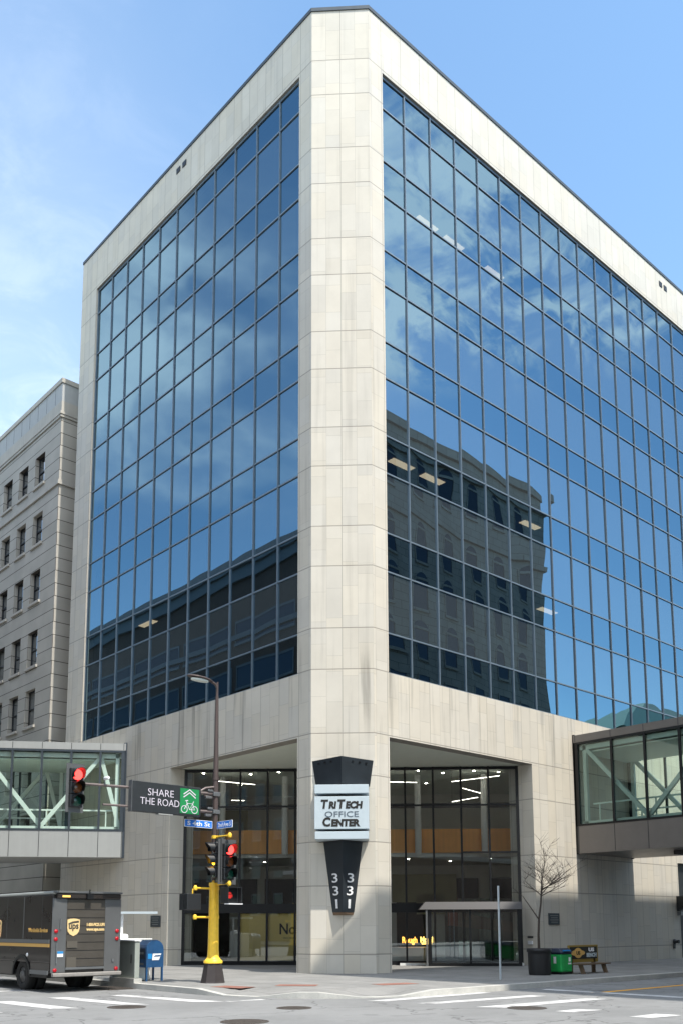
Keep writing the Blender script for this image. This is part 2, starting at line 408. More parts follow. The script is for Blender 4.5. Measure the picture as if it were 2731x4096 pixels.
# ------------------------------------------------------------------ sky and sun
w = bpy.data.worlds.new('World'); scene.world = w; w.use_nodes = True
t = w.node_tree; t.nodes.clear()
wo = N(t, 'ShaderNodeOutputWorld'); bg = N(t, 'ShaderNodeBackground')
sky = N(t, 'ShaderNodeTexSky'); sky.sky_type = 'NISHITA'; sky.sun_disc = False
sky.sun_elevation = R(59.5); sky.sun_rotation = R(180); sky.altitude = 250; sky.air_density = 1.0; sky.dust_density = .35; sky.ozone_density = .25
tc = N(t, 'ShaderNodeTexCoord'); D = tc.outputs['Generated']
sp = N(t, 'ShaderNodeSeparateXYZ'); t.links.new(D, sp.inputs[0]); X_, Y_, Z_ = sp.outputs
zz = math_(t, 'ADD', math_(t, 'MAXIMUM', Z_, 0.0), .12)
cb = N(t, 'ShaderNodeCombineXYZ'); t.links.new(math_(t, 'DIVIDE', X_, zz), cb.inputs[0]); t.links.new(math_(t, 'DIVIDE', Y_, zz), cb.inputs[1])
n1 = N(t, 'ShaderNodeTexNoise'); n1.inputs['Scale'].default_value = 7.5; n1.inputs['Detail'].default_value = 9; n1.inputs['Roughness'].default_value = .62; n1.inputs['Distortion'].default_value = .5; t.links.new(cb.outputs[0], n1.inputs['Vector'])
n2 = N(t, 'ShaderNodeTexNoise'); n2.inputs['Scale'].default_value = 1.3; n2.inputs['Detail'].default_value = 4; t.links.new(cb.outputs[0], n2.inputs['Vector'])
n3 = N(t, 'ShaderNodeTexNoise'); n3.inputs['Scale'].default_value = 2.9; n3.inputs['Detail'].default_value = 6; n3.inputs['Roughness'].default_value = .5; n3.inputs['Distortion'].default_value = .3; t.links.new(cb.outputs[0], n3.inputs['Vector'])
south = smooth(t, Y_, .05, -.1)
mA = math_(t, 'MULTIPLY', south, smooth(t, Z_, .505, .555))
fA = math_(t, 'MULTIPLY', math_(t, 'MULTIPLY', smooth(t, n1.outputs['Fac'], .40, .62), 1.0), math_(t, 'MULTIPLY', mA, math_(t, 'MULTIPLY_ADD', smooth(t, n2.outputs['Fac'], .3, .5), .4, .65)))
mB = math_(t, 'MULTIPLY', smooth(t, X_, -.1, -.25), math_(t, 'MULTIPLY', smooth(t, Y_, 0, .15), math_(t, 'MULTIPLY', smooth(t, Z_, .40, .47), smooth(t, Z_, .69, .60))))
fB = math_(t, 'MULTIPLY', math_(t, 'MULTIPLY_ADD', smooth(t, n3.outputs['Fac'], .40, .64), .85, .06), mB)
mC = math_(t, 'MULTIPLY', smooth(t, math_(t, 'SUBTRACT', Y_, X_), .02, .52), math_(t, 'MULTIPLY', smooth(t, X_, -.2, .1), smooth(t, Z_, .95, .40)))
fC = math_(t, 'MULTIPLY', mC, math_(t, 'ADD', math_(t, 'MULTIPLY_ADD', n2.outputs['Fac'], .34, .03), math_(t, 'MULTIPLY', smooth(t, n1.outputs['Fac'], .42, .7), .13)))
mD = math_(t, 'MAXIMUM', smooth(t, Z_, .76, .86), math_(t, 'MULTIPLY', smooth(t, X_, .0, -.25), smooth(t, Y_, .12, -.1)))  # clouds added overhead and to the south-west, out of view, for fill light
fD = math_(t, 'MULTIPLY', mD, math_(t, 'MULTIPLY_ADD', smooth(t, n1.outputs['Fac'], .35, .6), .5, .42))
cl = math_(t, 'MAXIMUM', math_(t, 'MAXIMUM', fA, fB), math_(t, 'MAXIMUM', fC, fD), clamp=True)
cl = math_(t, 'MINIMUM', cl, .9)
skb = mixc(t, 1.0, sky.outputs[0], (.90, 1.03, 1.01), 'MULTIPLY')
skc = mixc(t, cl, skb, (5.4, 5.6, 5.8))
t.links.new(skc, bg.inputs[0]); bg.inputs[1].default_value = .148
t.links.new(bg.outputs[0], wo.inputs[0])
sd = bpy.data.lights.new('sun', 'SUN'); sd.energy = 2.45; sd.angle = R(.55); sd.color = (1, .94, .84)
so = bpy.data.objects.new('sun', sd); COL.objects.link(so); so.rotation_euler = (R(30.5), 0, R(-.5))
scene.view_settings.view_transform = 'Standard'; scene.view_settings.look = 'None'
scene.view_settings.exposure = 1.22; scene.view_settings.gamma = 1
scene.cycles.max_bounces = 8; scene.cycles.transparent_max_bounces = 16; scene.cycles.caustics_reflective = False; scene.cycles.caustics_refractive = False

# ------------------------------------------------------------------ ground
SW = .15
tag(MB().quad((-600, -600, -.03), (600, -600, -.03), (600, 600, -.03), (-600, 600, -.03)).build('ground', M['asphalt']), kind='structure')
tag(MB().quad((-120, -200, 0), (160, -200, 0), (160, 200, 0), (-120, 200, 0)).build('road', M['asphalt']), kind='structure')
def arc(cx, cy, r, a0, a1, n=14): return [(cx + r * math.cos(R(a0 + (a1 - a0) * i / n)), cy + r * math.sin(R(a0 + (a1 - a0) * i / n))) for i in range(n + 1)]
outer = [(-7, 150)] + arc(-2.4, -2.1, 4.6, 180, 270) + [(150, -6.7)]
inner = [(-6.82, 150)] + arc(-2.4, -2.1, 4.42, 180, 270) + [(150, -6.52)]
# kerb with dropped ramps round the corner
def kz(i, n):
    return [.15, .15, .10, .035, .03, .03, .09, .15, .15, .09, .03, .03, .035, .10, .15, .15][i - 0 if i < 16 else 15] if 0 <= i < 16 else .15
k = MB()
for i in range(len(outer) - 1):
    za, zb = kz(i - 0, 0) if 0 < i < 16 else .15, kz(i + 1, 0) if 0 < i + 1 < 16 else .15
    a, b, c, d = outer[i], outer[i + 1], inner[i + 1], inner[i]
    k.quad((*a, -.02), (*b, -.02), (*b, zb), (*a, za)); k.quad((*a, za), (*b, zb), (*c, zb + .004), (*d, za + .004))
    k.quad((*d, za + .004), (*c, zb + .004), (*c, -.02), (*d, -.02))
tag(k.build('kerb', M['kerb']), kind='structure')
# pavement: inner loop follows the ramps, then a flat field
s = MB(); fld = [(-5.4, 150)] + arc(-2.4, -2.1, 3.0, 180, 270) + [(150, -5.1)]
for i in range(len(inner) - 1):
    za, zb = kz(i, 0) if 0 < i < 16 else .15, kz(i + 1, 0) if 0 < i + 1 < 16 else .15
    s.quad((*inner[i], za), (*inner[i + 1], zb), (*fld[i + 1], SW), (*fld[i], SW))
s.add([(*p, SW) for p in fld] + [(150, 150, SW)], [list(range(len(fld) + 1))])
tag(s.build('pavement', M['concrete']), kind='structure')
for nm, poly in (('far_pavement', [(-80, 0), (-22, 0), (-19.2, 3.0), (-19.2, 150), (-80, 150)]),
                 ('far_pavement', [(1.0, -17.6), (150, -17.6), (150, -60), (-2.0, -60), (-2.0, -21)]),
                 ('near_pavement', [(-19.2, -60), (-19.2, -21), (-22, -18.0), (-80, -18.0), (-80, -60)])):
    tag(MB().prism(poly, -.02, SW).build(nm, M['concrete']), kind='structure')
# crosswalks and lane markings
cw = MB()
for q in (((-8.75, -.77), (-8.40, -4.05), (-7.80, -4.50), (-8.40, -.90)), ((-10.28, -.40), (-9.98, -3.6), (-9.5, -4.0), (-9.82, -.68)), ((-11.85, -.6), (-11.62, -3.45), (-11.1, -3.75), (-11.35, -.8)), ((-13.4, -.6), (-13.2, -3.4), (-12.7, -3.6), (-12.9, -.7)),
          ((-7.75, -4.62), (-6.75, -4.72), (-6.75, -4.50), (-7.75, -4.40)), ((-5.3, -6.62), (-5.05, -7.02), (-1.1, -6.98), (-1.2, -6.6)), ((-4.95, -7.9), (-4.75, -8.32), (-1.0, -8.62), (-1.08, -8.22)), ((-4.75, -9.45), (-4.4, -10.0), (-.75, -10.18), (-.95, -9.72)),
          ((-4.35, -11.2), (-4.3, -11.62), (-3.4, -11.7), (-3.6, -11.25)), ((-4.3, -12.85), (-4.25, -13.3), (-3.3, -13.4), (-3.4, -12.9)), ((-4.25, -14.4), (-4.2, -14.9), (-1.2, -15.0), (-1.2, -14.5))):
    cw.quad(*[(*p, .005) for p in q])
tag(cw.build('crosswalk', M['paint']), kind='structure')
mk = MB(); mk.quad((.75, -16.5, .005), (1.15, -16.5, .005), (1.15, -7.2, .005), (.75, -7.2, .005)); mk.quad((-12.5, 2.5, .005), (-7.6, 2.5, .005), (-7.6, 2.75, .005), (-12.5, 2.75, .005))
tag(mk.build('stop_line', M['paint']), kind='structure')
tag(MB().quad((1.2, -9.0, .005), (150, -9.0, .005), (150, -8.80, .005), (.6, -8.80, .005)).build('lane_line', M['ypaint']), kind='structure')
rp = MB()
for cx, cy, a, l in ((-5.95, -2.25, 12, 1.1), (-4.3, -2.9, 40, 1.1), (-2.0, -4.35, 78, 1.2)):
    ca, sa = math.cos(R(a)), math.sin(R(a)); u, v = Vector((-sa, ca, 0)) * l / 2, Vector((ca, sa, 0)) * .32; c = Vector((cx, cy, SW + .006))
    rp.quad(c - u - v, c - u + v, c + u + v, c + u - v)
tag(rp.build('tactile_paving', M['redpad']), kind='structure')
for i, (x, y, r_, lb) in enumerate(((-10.2, -4.2, .42, 'iron manhole cover beside the white stripes on the truck side'), (-7.7, -6.9, .38, 'dark iron manhole cover in the middle of the crossing facing the corner pillar'),
                       (-10.2, -8.5, .45, 'rusty manhole cover nearest the bottom edge of the photo'), (-4.15, -10.35, .42, 'iron manhole cover at the end of a crosswalk stripe on the bench side'))):
    h = thing('manhole_cover', lb, 'manhole cover', (x, y, 0), .3 * i, 'manhole covers in the crossing')
    MB().lathe((0, 0, 0), [(r_, .0), (r_, .009), (r_ * .93, .012), (r_ * .93, .007)], 28, False).build('rim', M['iron'], h, False)
    l = MB().lathe((0, 0, 0), [(r_ * .92, .002), (r_ * .92, .0095)], 28, False)
    for q in range(-3, 4): l.box(-r_ * .6, r_ * .6, q * r_ * .2 - .015, q * r_ * .2 + .015, .0095, .013)
    l.build('lid', M['iron'], h, False)
dr = thing('storm_drain', 'black iron storm drain grate in the gutter beside the delivery truck', 'storm drain', (-7.45, 1.7, 0))
g = MB(); g.box(-7.85, -7.02, .9, 2.6, .0, .012)
for q in range(12): g.box(-7.80, -7.06, 1.0 + q * .13, 1.05 + q * .13, .012, .03)
g.build('grate', M['iron'], dr)

# ------------------------------------------------------------------ the office building
S2 = math.sqrt(.5)
def L(s_, d, z): return Vector(((d + s_) * S2, (d - s_) * S2, z))
ob = thing('office_building', 'large pale marble corner office building with walls of blue mirror glass', 'building')
H, ZT, ZB, ZS = 37.18, 34.88, 10.68, 8.34
C1, G = 1.556, 2.30
XE, GXE, YE, GYE, OE = 36.2, 34.6, 20.49, 18.84, 10.63
wt = .5
pil = MB().prism([(0, G), (0, C1), (C1, 0), (G, 0), (G, .9), (.9, G)], SW, H)
pil.build('corner_pillar', M['stone'], ob)
wl = MB()
wl.box(0, wt, G, YE, ZT, H); wl.box(0, wt, GYE, YE, SW, ZT); wl.box(0, wt, G, GYE, ZS, ZB); wl.box(0, wt, OE, GYE, SW, ZS)
wl.box(wt, 8, YE - .5, YE, SW, H); wl.box(wt, 1.2, OE, OE + .5, SW, ZS)
wl.build('stone_wall', M['stone'], ob)
wr = MB()
wr.box(G, XE, 0, wt, ZT, H); wr.box(GXE, XE, 0, wt, SW, ZT); wr.box(G, GXE, 0, wt, ZS, ZB)
# street-level wall with a dark doorway opening far along
wr.box(OE, 22.3, 0, wt, SW, ZS); wr.box(22.3, 24.6, 0, wt, 4.75, ZS); wr.box(24.6, GXE, 0, wt, SW, ZS)
wr.box(OE, OE + .5, wt, 1.2, SW, ZS); wr.box(XE - .5, XE, wt, 12, SW, H)
wr.build('stone_wall', M['stone'], ob)
tag(MB().box(22.32, 24.58, .25, .33, SW, 4.73).build('door', M['dark'], ob), 'dark recessed service door')
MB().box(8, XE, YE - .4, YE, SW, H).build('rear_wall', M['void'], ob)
MB().prism([(.5, YE - .6), (.5, 3), (3, .5), (XE - .6, .5), (XE - .6, YE - .6)], H - .6, H - .3).build('roof', M['dark'], ob)
o_ = .04
cp = MB()
for p, q in (((-o_, YE), (-o_, C1 - .017)), ((-o_, C1 - .017), (C1 - .017, -o_)), ((C1 - .017, -o_), (XE, -o_))):
    pv, qv = Vector((*p, 0)), Vector((*q, 0)); n_ = (qv - pv).normalized().cross(Vector((0, 0, 1))) * -1
    cp.loft([(*pv.xy, H), (*qv.xy, H), (*(qv + n_ * .45).xy, H), (*(pv + n_ * .45).xy, H)], [(*pv.xy, H + .15), (*qv.xy, H + .15), (*(qv + n_ * .45).xy, H + .15), (*(pv + n_ * .45).xy, H + .15)])
cp.build('parapet_coping', M['coping'], ob)
for (a, b) in ((10.9, 36.61), (10.4, 36.61)): MB().box(-.03, .02, a, a + .3, b - .12, b + .14).build('roof_scupper', M['black'], ob)
for (a, b) in ((23.65, 36.54), (24.15, 36.54)): MB().box(a, a + .3, -.03, .02, b - .14, b + .14).build('roof_scupper', M['black'], ob)

# curtain walls
rows = [ZB]
for k_ in range(7):
    rows += [12.2 + 3.802 * k_] + ([14.50 + 3.802 * k_] if k_ < 6 else [])
rows[-1] = 33.36
rows = [ZB]
for k_ in range(6): rows += [12.19 + 3.802 * k_, 14.50 + 3.802 * k_]
rows += [33.34 - .31 + .0, ]
rows = [10.68, 12.19, 14.50, 15.98, 18.30, 19.78, 22.10, 23.58, 25.90, 27.38, 29.70, 31.19, 33.47, ZT]
def cols(end):
    c = [G]; x = 3.618
    while x < end - .3: c.append(x); x += 1.5235
    return c + [end]
IN = .13   # glass set back behind the stone
panes = []
def face(P, side):   # P(u, off, z): point on the facade, off = outwards
    cs = cols(GYE if side == 'L' else GXE)
    f = MB()
    def bx(u0, u1, o0, o1, z0, z1):
        a, b = P(u0, o0, z0), P(u1, o1, z1)
        f.box(min(a.x, b.x), max(a.x, b.x), min(a.y, b.y), max(a.y, b.y), z0, z1)
    for i, c in enumerate(cs):
        h = .029
        u0 = c if i == 0 else (c - 2 * h if i == len(cs) - 1 else c - h)
        bx(u0, u0 + 2 * h, -IN - .05, -IN + .045, ZB + .003, ZT - .003)
        if 0 < i < len(cs) - 1: bx(c - .012, c + .012, -IN + .045, -IN + .06, ZB + .06, ZT - .06)
    for j, z in enumerate(rows):
        z0 = z if j == 0 else (z - .12 if j == len(rows) - 1 else z - .029)
        for i in range(len(cs) - 1):
            a = cs[i] + (.058 if i == 0 else .029); b = cs[i + 1] - (.058 if i == len(cs) - 2 else .029)
            bx(a, b, -IN - .048, -IN + .04, z0 + .004, z0 + (.12 if j == len(rows) - 1 else .058))
    f.build('window_frame', M['frame'], ob)
    for i in range(len(cs) - 1):
        for j in range(len(rows) - 1):
            vis = (j % 2 == 0)
            ua, ub, za, zb = cs[i], cs[i + 1], rows[j], rows[j + 1]
            kk = .5 if side == 'L' else 1.25
            bow = rnd.gauss(.0012, .0016) * kk; tu, tv = rnd.gauss(0, .0015) * kk, rnd.gauss(0, .0014) * kk; tw = rnd.gauss(0, .001) * kk
            n = 6; vs = []; fs = []
            for a in range(n + 1):
                for b in range(n + 1):
                    x, y = 2 * a / n - 1, 2 * b / n - 1
                    off = -IN + bow * (1 - x * x) * (1 - y * y) + tu * x + tv * y + tw * x * y + (.0025 if vis else 0)
                    vs.append(P(ua + (ub - ua) * a / n, off - .004, za + (zb - za) * b / n))
            for a in range(n):
                for b in range(n):
                    q = [a * (n + 1) + b, (a + 1) * (n + 1) + b, (a + 1) * (n + 1) + b + 1, a * (n + 1) + b + 1]
                    fs.append(q[::-1] if side == 'L' else q)
            c = P((ua + ub) / 2, 0, (za + zb) / 2); d = c - CAM; nn = Vector((1, 0, 0)) if side == 'L' else Vector((0, 1, 0))
            panes.append(((ub - ua) * (zb - za) * abs(d.normalized().dot(nn)) / d.length_squared, vis, vs, fs))
face(lambda u, o, z: Vector((-o, u, z)), 'L')
face(lambda u, o, z: Vector((u, -o, z)), 'R')
panes.sort(key=lambda p: -p[0])
def pane_mesh(vs, fs, mats, idx):
    me = bpy.data.meshes.new('window_pane'); me.from_pydata(vs, [], fs)
    for m_ in mats: me.materials.append(m_)
    me.polygons.foreach_set('material_index', idx); me.polygons.foreach_set('use_smooth', [True] * len(fs)); me.update()
    return me
for a_, vis, vs, fs in panes[:100]:
    link_mesh('window_pane', pane_mesh(vs, fs, [M['glassS'] if vis else M['glassL']], [0] * len(fs)), None, ob)
V, F, I = [], [], []
for a_, vis, vs, fs in panes[100:]:
    n = len(V); V += vs; F += [[i + n for i in f] for f in fs]; I += [0 if vis else 1] * len(fs)
tag(link_mesh('window_pane', pane_mesh(V, F, [M['glassS'], M['glassL']], I), None, ob), kind='stuff')
# office floors behind the vision glass
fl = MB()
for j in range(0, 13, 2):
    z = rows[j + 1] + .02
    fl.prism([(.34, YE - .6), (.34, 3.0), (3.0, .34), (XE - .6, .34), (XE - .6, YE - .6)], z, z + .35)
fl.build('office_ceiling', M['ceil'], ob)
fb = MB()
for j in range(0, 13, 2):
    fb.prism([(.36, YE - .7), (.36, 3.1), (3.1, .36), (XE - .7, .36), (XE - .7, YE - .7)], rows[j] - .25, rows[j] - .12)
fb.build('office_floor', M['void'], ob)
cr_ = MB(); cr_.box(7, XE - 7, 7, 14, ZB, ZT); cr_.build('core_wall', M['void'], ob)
def ceil_light(x, y, j, along):
    z = rows[j + 1] + .005; l, h = (1.2, .35) if along == 'x' else (.35, 1.2)
    MB().box(x - l / 2, x + l / 2, y - h / 2, y + h / 2, z - .02, z).build('ceiling_light', M['lampwhite'], ob)
# ceiling lamps seen through the glass: pixel column on the facade -> spot just inside
for (y, j) in ((5.7, 12), (7.4, 12), (12.0, 12), (15.4, 12), (16.9, 12), (14.9, 2)): ceil_light(1.25, y, j, 'y')
for (x, j) in ((6.1, 10), (7.8, 10), (10.6, 10), (4.4, 4), (6.2, 4), (12.8, 4), (13.9, 2)): ceil_light(x, 1.25, j, 'x')

# plaza soffit, lobby
MB().prism([(wt, G), (wt, OE + .5), (1.2, OE + .5), (OE + .5, 1.2), (OE + .5, wt), (G, wt), (G, .9), (.9, G)], 8.36, 8.5).build('soffit', M['soffit'], ob)
DG = 11.412 * S2
fr = MB()
SE = 6.98
ms = [-SE, -5.77, -4.62, -3.46, -2.30, -1.15, 0, 1.15, 2.30, 3.46, 4.62, 5.77, SE]
sa, da = Vector((S2, -S2, 0)), Vector((S2, S2, 0))
def lb(m_, s0, s1, d0, d1, z0, z1):
    m_.obox(L((s0 + s1) / 2, (d0 + d1) / 2, (z0 + z1) / 2), sa * (s1 - s0) / 2, da * (d1 - d0) / 2, Vector((0, 0, (z1 - z0) / 2)))
for i, c in enumerate(ms):
    e = .08 if i in (0, len(ms) - 1) else .04
    lb(fr, c - e, c + e, DG - .05, DG + .09, SW, 8.35)
for i in range(len(ms) - 1):
    for z, hh in ((.15, .16), (2.28, .38), (6.70, .07), (8.23, .11)) + (((4.72, .07),) if i > 9 else ()):
        lb(fr, ms[i] + (.08 if i == 0 else .04), ms[i + 1] - (.08 if i == 11 else .04), DG - .045, DG + .085, z, z + hh)
fr.build('lobby_frame', M['black'], ob)
for i in range(len(ms) - 1):
    for z0, z1 in ((.3, 2.3), (2.65, 6.71), (6.75, 8.25)):
        p = MB(); a, b = ms[i] + .02, ms[i + 1] - .02
        tl = rnd.gauss(0, .002)
        p.quad(L(a, DG + tl, z0), L(b, DG - tl, z0), L(b, DG - tl, z1), L(a, DG + tl, z1)); p.build('lobby_pane', M['lobbyglass'], ob)
# raised strip along the glazing, painted white in place of sunlight on it
th = MB(); lb(th, 2.0, SE, DG - .5, DG - .06, SW, SW + .09); th.build('sunlit_strip', M['white'], ob)
M['lobbyfloor'] = pm('lobby_floor', (.5, .5, .47), .3, var=.1)
M['lobbywall'] = pm('lobby_wall', (.62, .62, .57), .7, var=.25, scale=.5)
M['lobbyceil'] = pm('lobby_ceiling', (.66, .72, .66), .8, var=.1)
LP = [tuple(L(a, b, 0).xy) for a, b in ((-7.0, DG + .1), (7.0, DG + .1), (8.6, DG + 1.8), (8.6, DG + 8.4), (-8.6, DG + 8.4), (-8.6, DG + 1.8))]
lf = MB(); lf.prism(LP, .05, .14); lf.build('lobby_floor', M['lobbyfloor'], ob)
lc = MB(); lc.prism(LP, 8.36, 8.5); lc.build('lobby_ceiling', M['lobbyceil'], ob)
lw = MB(); lb(lw, -8.6, 8.6, DG + 8.4, DG + 8.6, .1, 8.4); lb(lw, -8.8, -8.6, DG + 1.8, DG + 8.4, .1, 8.4); lb(lw, 8.6, 8.8, DG + 1.8, DG + 8.4, .1, 8.4); lw.build('lobby_wall', M['lobbywall'], ob)
DM = DG + 2.4
M['downlight'] = emit('warm_downlight', (1, .93, .78), 26)
for s_, d_ in ((-6.4, 1.0), (-4.4, 1.4), (-3.1, .9), (-5.3, 4.5), (-2.6, 4.8), (0, 1.5), (2.9, .9), (4.0, 1.6), (5.3, 1.1), (6.4, 1.5), (3.4, 4.5), (6.0, 4.8), (0, 4.6)):
    MB().lathe(L(s_, DG + d_, 8.345), [(.05, 0), (.05, .012)], 12, False).build('downlight', M['downlight'], ob)
for s_, d_ in ((-6.5, 3.6), (-4.2, 5.0), (-2.4, 3.6), (2.5, 3.5), (4.5, 5.2), (6.2, 3.7)):
    MB().lathe(L(s_, DG + d_, 4.735), [(.05, 0), (.05, .012)], 12, False).build('downlight', M['downlight'], ob)
mz = MB(); lb(mz, -8.5, 8.5, DM, DM + .12, 4.93, 5.98); mz.build('balcony_front', M['orange'], ob)
ms_ = MB(); lb(ms_, -8.5, 8.5, DM + .12, DG + 8.38, 4.75, 4.92); ms_.build('balcony_floor', M['lobbywall'], ob)
bb = MB(); lb(bb, -8.5, 8.5, DM - .1, DM + .1, 6.92, 7.12); bb.build('ceiling_beam', M['dark'], ob)
for s_ in (-5.75, -2.95, 2.90, 5.80):
    MB().lathe(L(s_, DM - .28, 0), [(.12, 4.86), (.14, 4.9), (.15, 5.8), (.14, 6.75), (.14, 8.35)], 18).build('column', M['white'], ob)
dk = MB()
for a, b in ((-8.2, -6.4), (-5.9, -5.0), (-4.6, -2.4), (2.0, 3.6), (4.4, 6.1), (6.7, 8.0)): lb(dk, a, b, DG + 8.3, DG + 8.395, .15, 4.1)
dk.build('inner_doorway', M['void'], ob)
pt = MB()
for a, b, z0, z1 in ((-8, -5.5, 6.1, 7.6), (3.0, 4.4, 2.3, 3.3), (1.8, 5.0, 2.9, 4.3)): lb(pt, a, b, DG + 8.2, DG + 8.29, z0, z1)
pt.build('wall_panel', pm('khaki_panel', (.32, .30, .17), .6), ob)
sb = MB(); lb(sb, 4.55, 8.0, DG + 2.0, DG + 2.08, .15, 2.9); sb.build('inner_screen', glass_mat('screen_glass', (.8, .9, .9), .25, tcol=(.6, .72, .68)), ob)
# orange-red curved band: a reflection in the glass, built as a solid shape
cw_ = MB(); prev = None
for i in range(15):
    a = i / 14; p = L(4.2 + 4.0 * a, DG + 3.2 + 1.6 * math.sin(a * 2.4), 0); z0, z1 = 1.75 - .42 * a, 2.45 - .72 * a
    if prev: cw_.loft([prev[0] + Vector((0, 0, prev[1])), p + Vector((0, 0, z0)), p + da * .1 + Vector((0, 0, z0)), prev[0] + da * .1 + Vector((0, 0, prev[1]))],
                      [prev[0] + Vector((0, 0, prev[2])), p + Vector((0, 0, z1)), p + da * .1 + Vector((0, 0, z1)), prev[0] + da * .1 + Vector((0, 0, prev[2]))])
    prev = (p, z0, z1)
cw_.build('curved_reflection', pm('reflected_rust_red', (.42, .10, .03), .5), ob)
# entrance vestibule with a grey canopy
cn = MB(); F0, F1 = DG - 1.35, DG - .06
cn.loft([L(2.75, F0, 2.38), L(6.85, F0, 2.38), L(6.85, F1, 2.38), L(2.75, F1, 2.38)], [L(3.0, F0 + .12, 2.68), L(6.85, F0 + .12, 2.68), L(6.85, F1, 2.68), L(3.0, F1, 2.68)])
cn.build('entrance_canopy', pm('dull_canopy_metal', (.08, .078, .08), .5, .3), ob, bevel=.02)
pw = MB()
for c, e in ((3.18, .07), (4.78, .04), (5.95, .035), (6.72, .07)): lb(pw, c - e, c + e, F0 + .1, F0 + .2, SW, 2.37)
lb(pw, 3.25, 6.65, F0 + .11, F0 + .19, SW, .27)
pw.build('vestibule_frame', M['black'], ob)
tag(MB().obox(L(3.06, F0 + .08, 1.26), sa * .035, da * .05, Vector((0, 0, 1.1))).build('door_post', M['grey'], ob))
for a, b in ((3.25, 4.74), (4.82, 5.91), (5.99, 6.65)):
    p = MB(); p.quad(L(a, F0 + .15, .28), L(b, F0 + .15, .28), L(b, F0 + .15, 2.37), L(a, F0 + .15, 2.37)); p.build('vestibule_pane', M['lobbyglass'], ob)
p = MB(); p.quad(L(3.18, F1, .28), L(3.18, F0 + .2, .28), L(3.18, F0 + .2, 2.37), L(3.18, F1, 2.37)); p.build('vestibule_pane', M['lobbyglass'], ob)

# zig-zag lobby lamps hung from the ceiling (one thing each), and the poster and neon signs inside
def hang_lamp(pts, label):
    c = sum((Vector(p) for p in pts), Vector()) / len(pts)
    h = thing('lobby_lamp', label, 'ceiling lamp', c, 0, 'linear lamps in the lobby')
    MB().tube(pts, .012, 6).build('light_tube', M['lobbylamp'], h)
    wr_ = MB()
    for p in (pts[0], pts[-1]): wr_.tube([p, (p[0], p[1], 8.36)], .006, 4)
    wr_.build('hanging_wire', M['black'], h)
def GL(s_, z, back):     # spot behind the glazing that shows at (s, z) on it
    k_ = (DG + back + 30.6) / (DG + 30.6); sc = (CAM.x - CAM.y) * S2
    return tuple(L(sc + (s_ - sc) * k_, DG + back, 1.75 + (z - 1.75) * k_))
hang_lamp([GL(4.25, 7.72, 1.2), GL(6.25, 7.95, 1.2)], 'topmost white tube of the zigzag behind the right lobby glass')
hang_lamp([GL(4.70, 7.44, 1.5), GL(5.45, 7.22, 1.5)], 'short slanting tube of the zigzag, second from its top')
hang_lamp([GL(4.25, 6.87, 1.8), GL(5.33, 7.05, 1.8)], 'lowest white tube of the zigzag above the orange balcony')
hang_lamp([GL(1.6, 7.74, 1.2), GL(2.8, 7.70, 1.2)], 'white lamp tube high behind the right glass, next to the pillar')
hang_lamp([GL(-5.6, 7.85, 1.2), GL(-4.0, 7.68, 1.2)], 'long white lamp tube high behind the left lobby glass, beside the street lamp pole')
hang_lamp([GL(-5.0, 7.02, 1.8), GL(-4.45, 7.0, 1.8)], 'short dim lamp tube behind the left lobby glass, below the long one')
ps = thing('window_poster', 'mustard yellow poster reading No behind the lobby glass left of the pillar', 'poster', L(-3.2, DG + .14, .4))
q = MB(); lb(q, -4.58, -3.5, DG + .12, DG + .15, .33, 2.26); lb(q, -3.42, -2.33, DG + .12, DG + .15, .33, 2.26); q.build('sheet', M['poster'], ps)
text('lettering', 'No', M['ink'], ps, L(-2.62, DG + .115, 1.62), sa, (0, 0, 1), .62, .66, off=.012)
text('lettering', 'WORK', M['ink'], ps, L(-2.55, DG + .115, 1.25), sa, (0, 0, 1), .13, .50)
ne = thing('neon_sign', 'orange neon sign behind the lobby glass right of the pillar, cut off by the pillar', 'neon sign', L(2.55, DG + .3, 1.2), 0)
text('lettering', 'Rough', M['neon'], ne, L(2.42, DG + .3, 1.12), sa, (0, 0, 1), .34, .62, ext=.012, off=.012)
ne = thing('neon_sign', 'bright amber neon sign reading Novel beside the entrance door post', 'neon sign', L(3.1, DG + .3, 1.2), 0)
text('lettering', 'Novel', M['neony'], ne, L(2.98 + .14, DG + .3, 1.17), sa, (0, 0, 1), .30, .52, ext=.012, off=.018)
text('lettering', 'COFFEE', M['neony'], ne, L(2.98 + .14, DG + .3, 1.01), sa, (0, 0, 1), .09, .44, ext=.012, off=.008)
sh = thing('lobby_counter', 'pale low counter behind the lobby glass under the neon signs', 'counter', L(2.6, DG + 1, .14))
q = MB(); lb(q, .4, 3.3, DG + .5, DG + 1.0, .14, .82); q.build('counter_body', M['cabinet'], sh)
q = MB(); lb(q, .38, 3.32, DG + .45, DG + 1.05, .822, .87); q.build('counter_top', M['white'], sh)

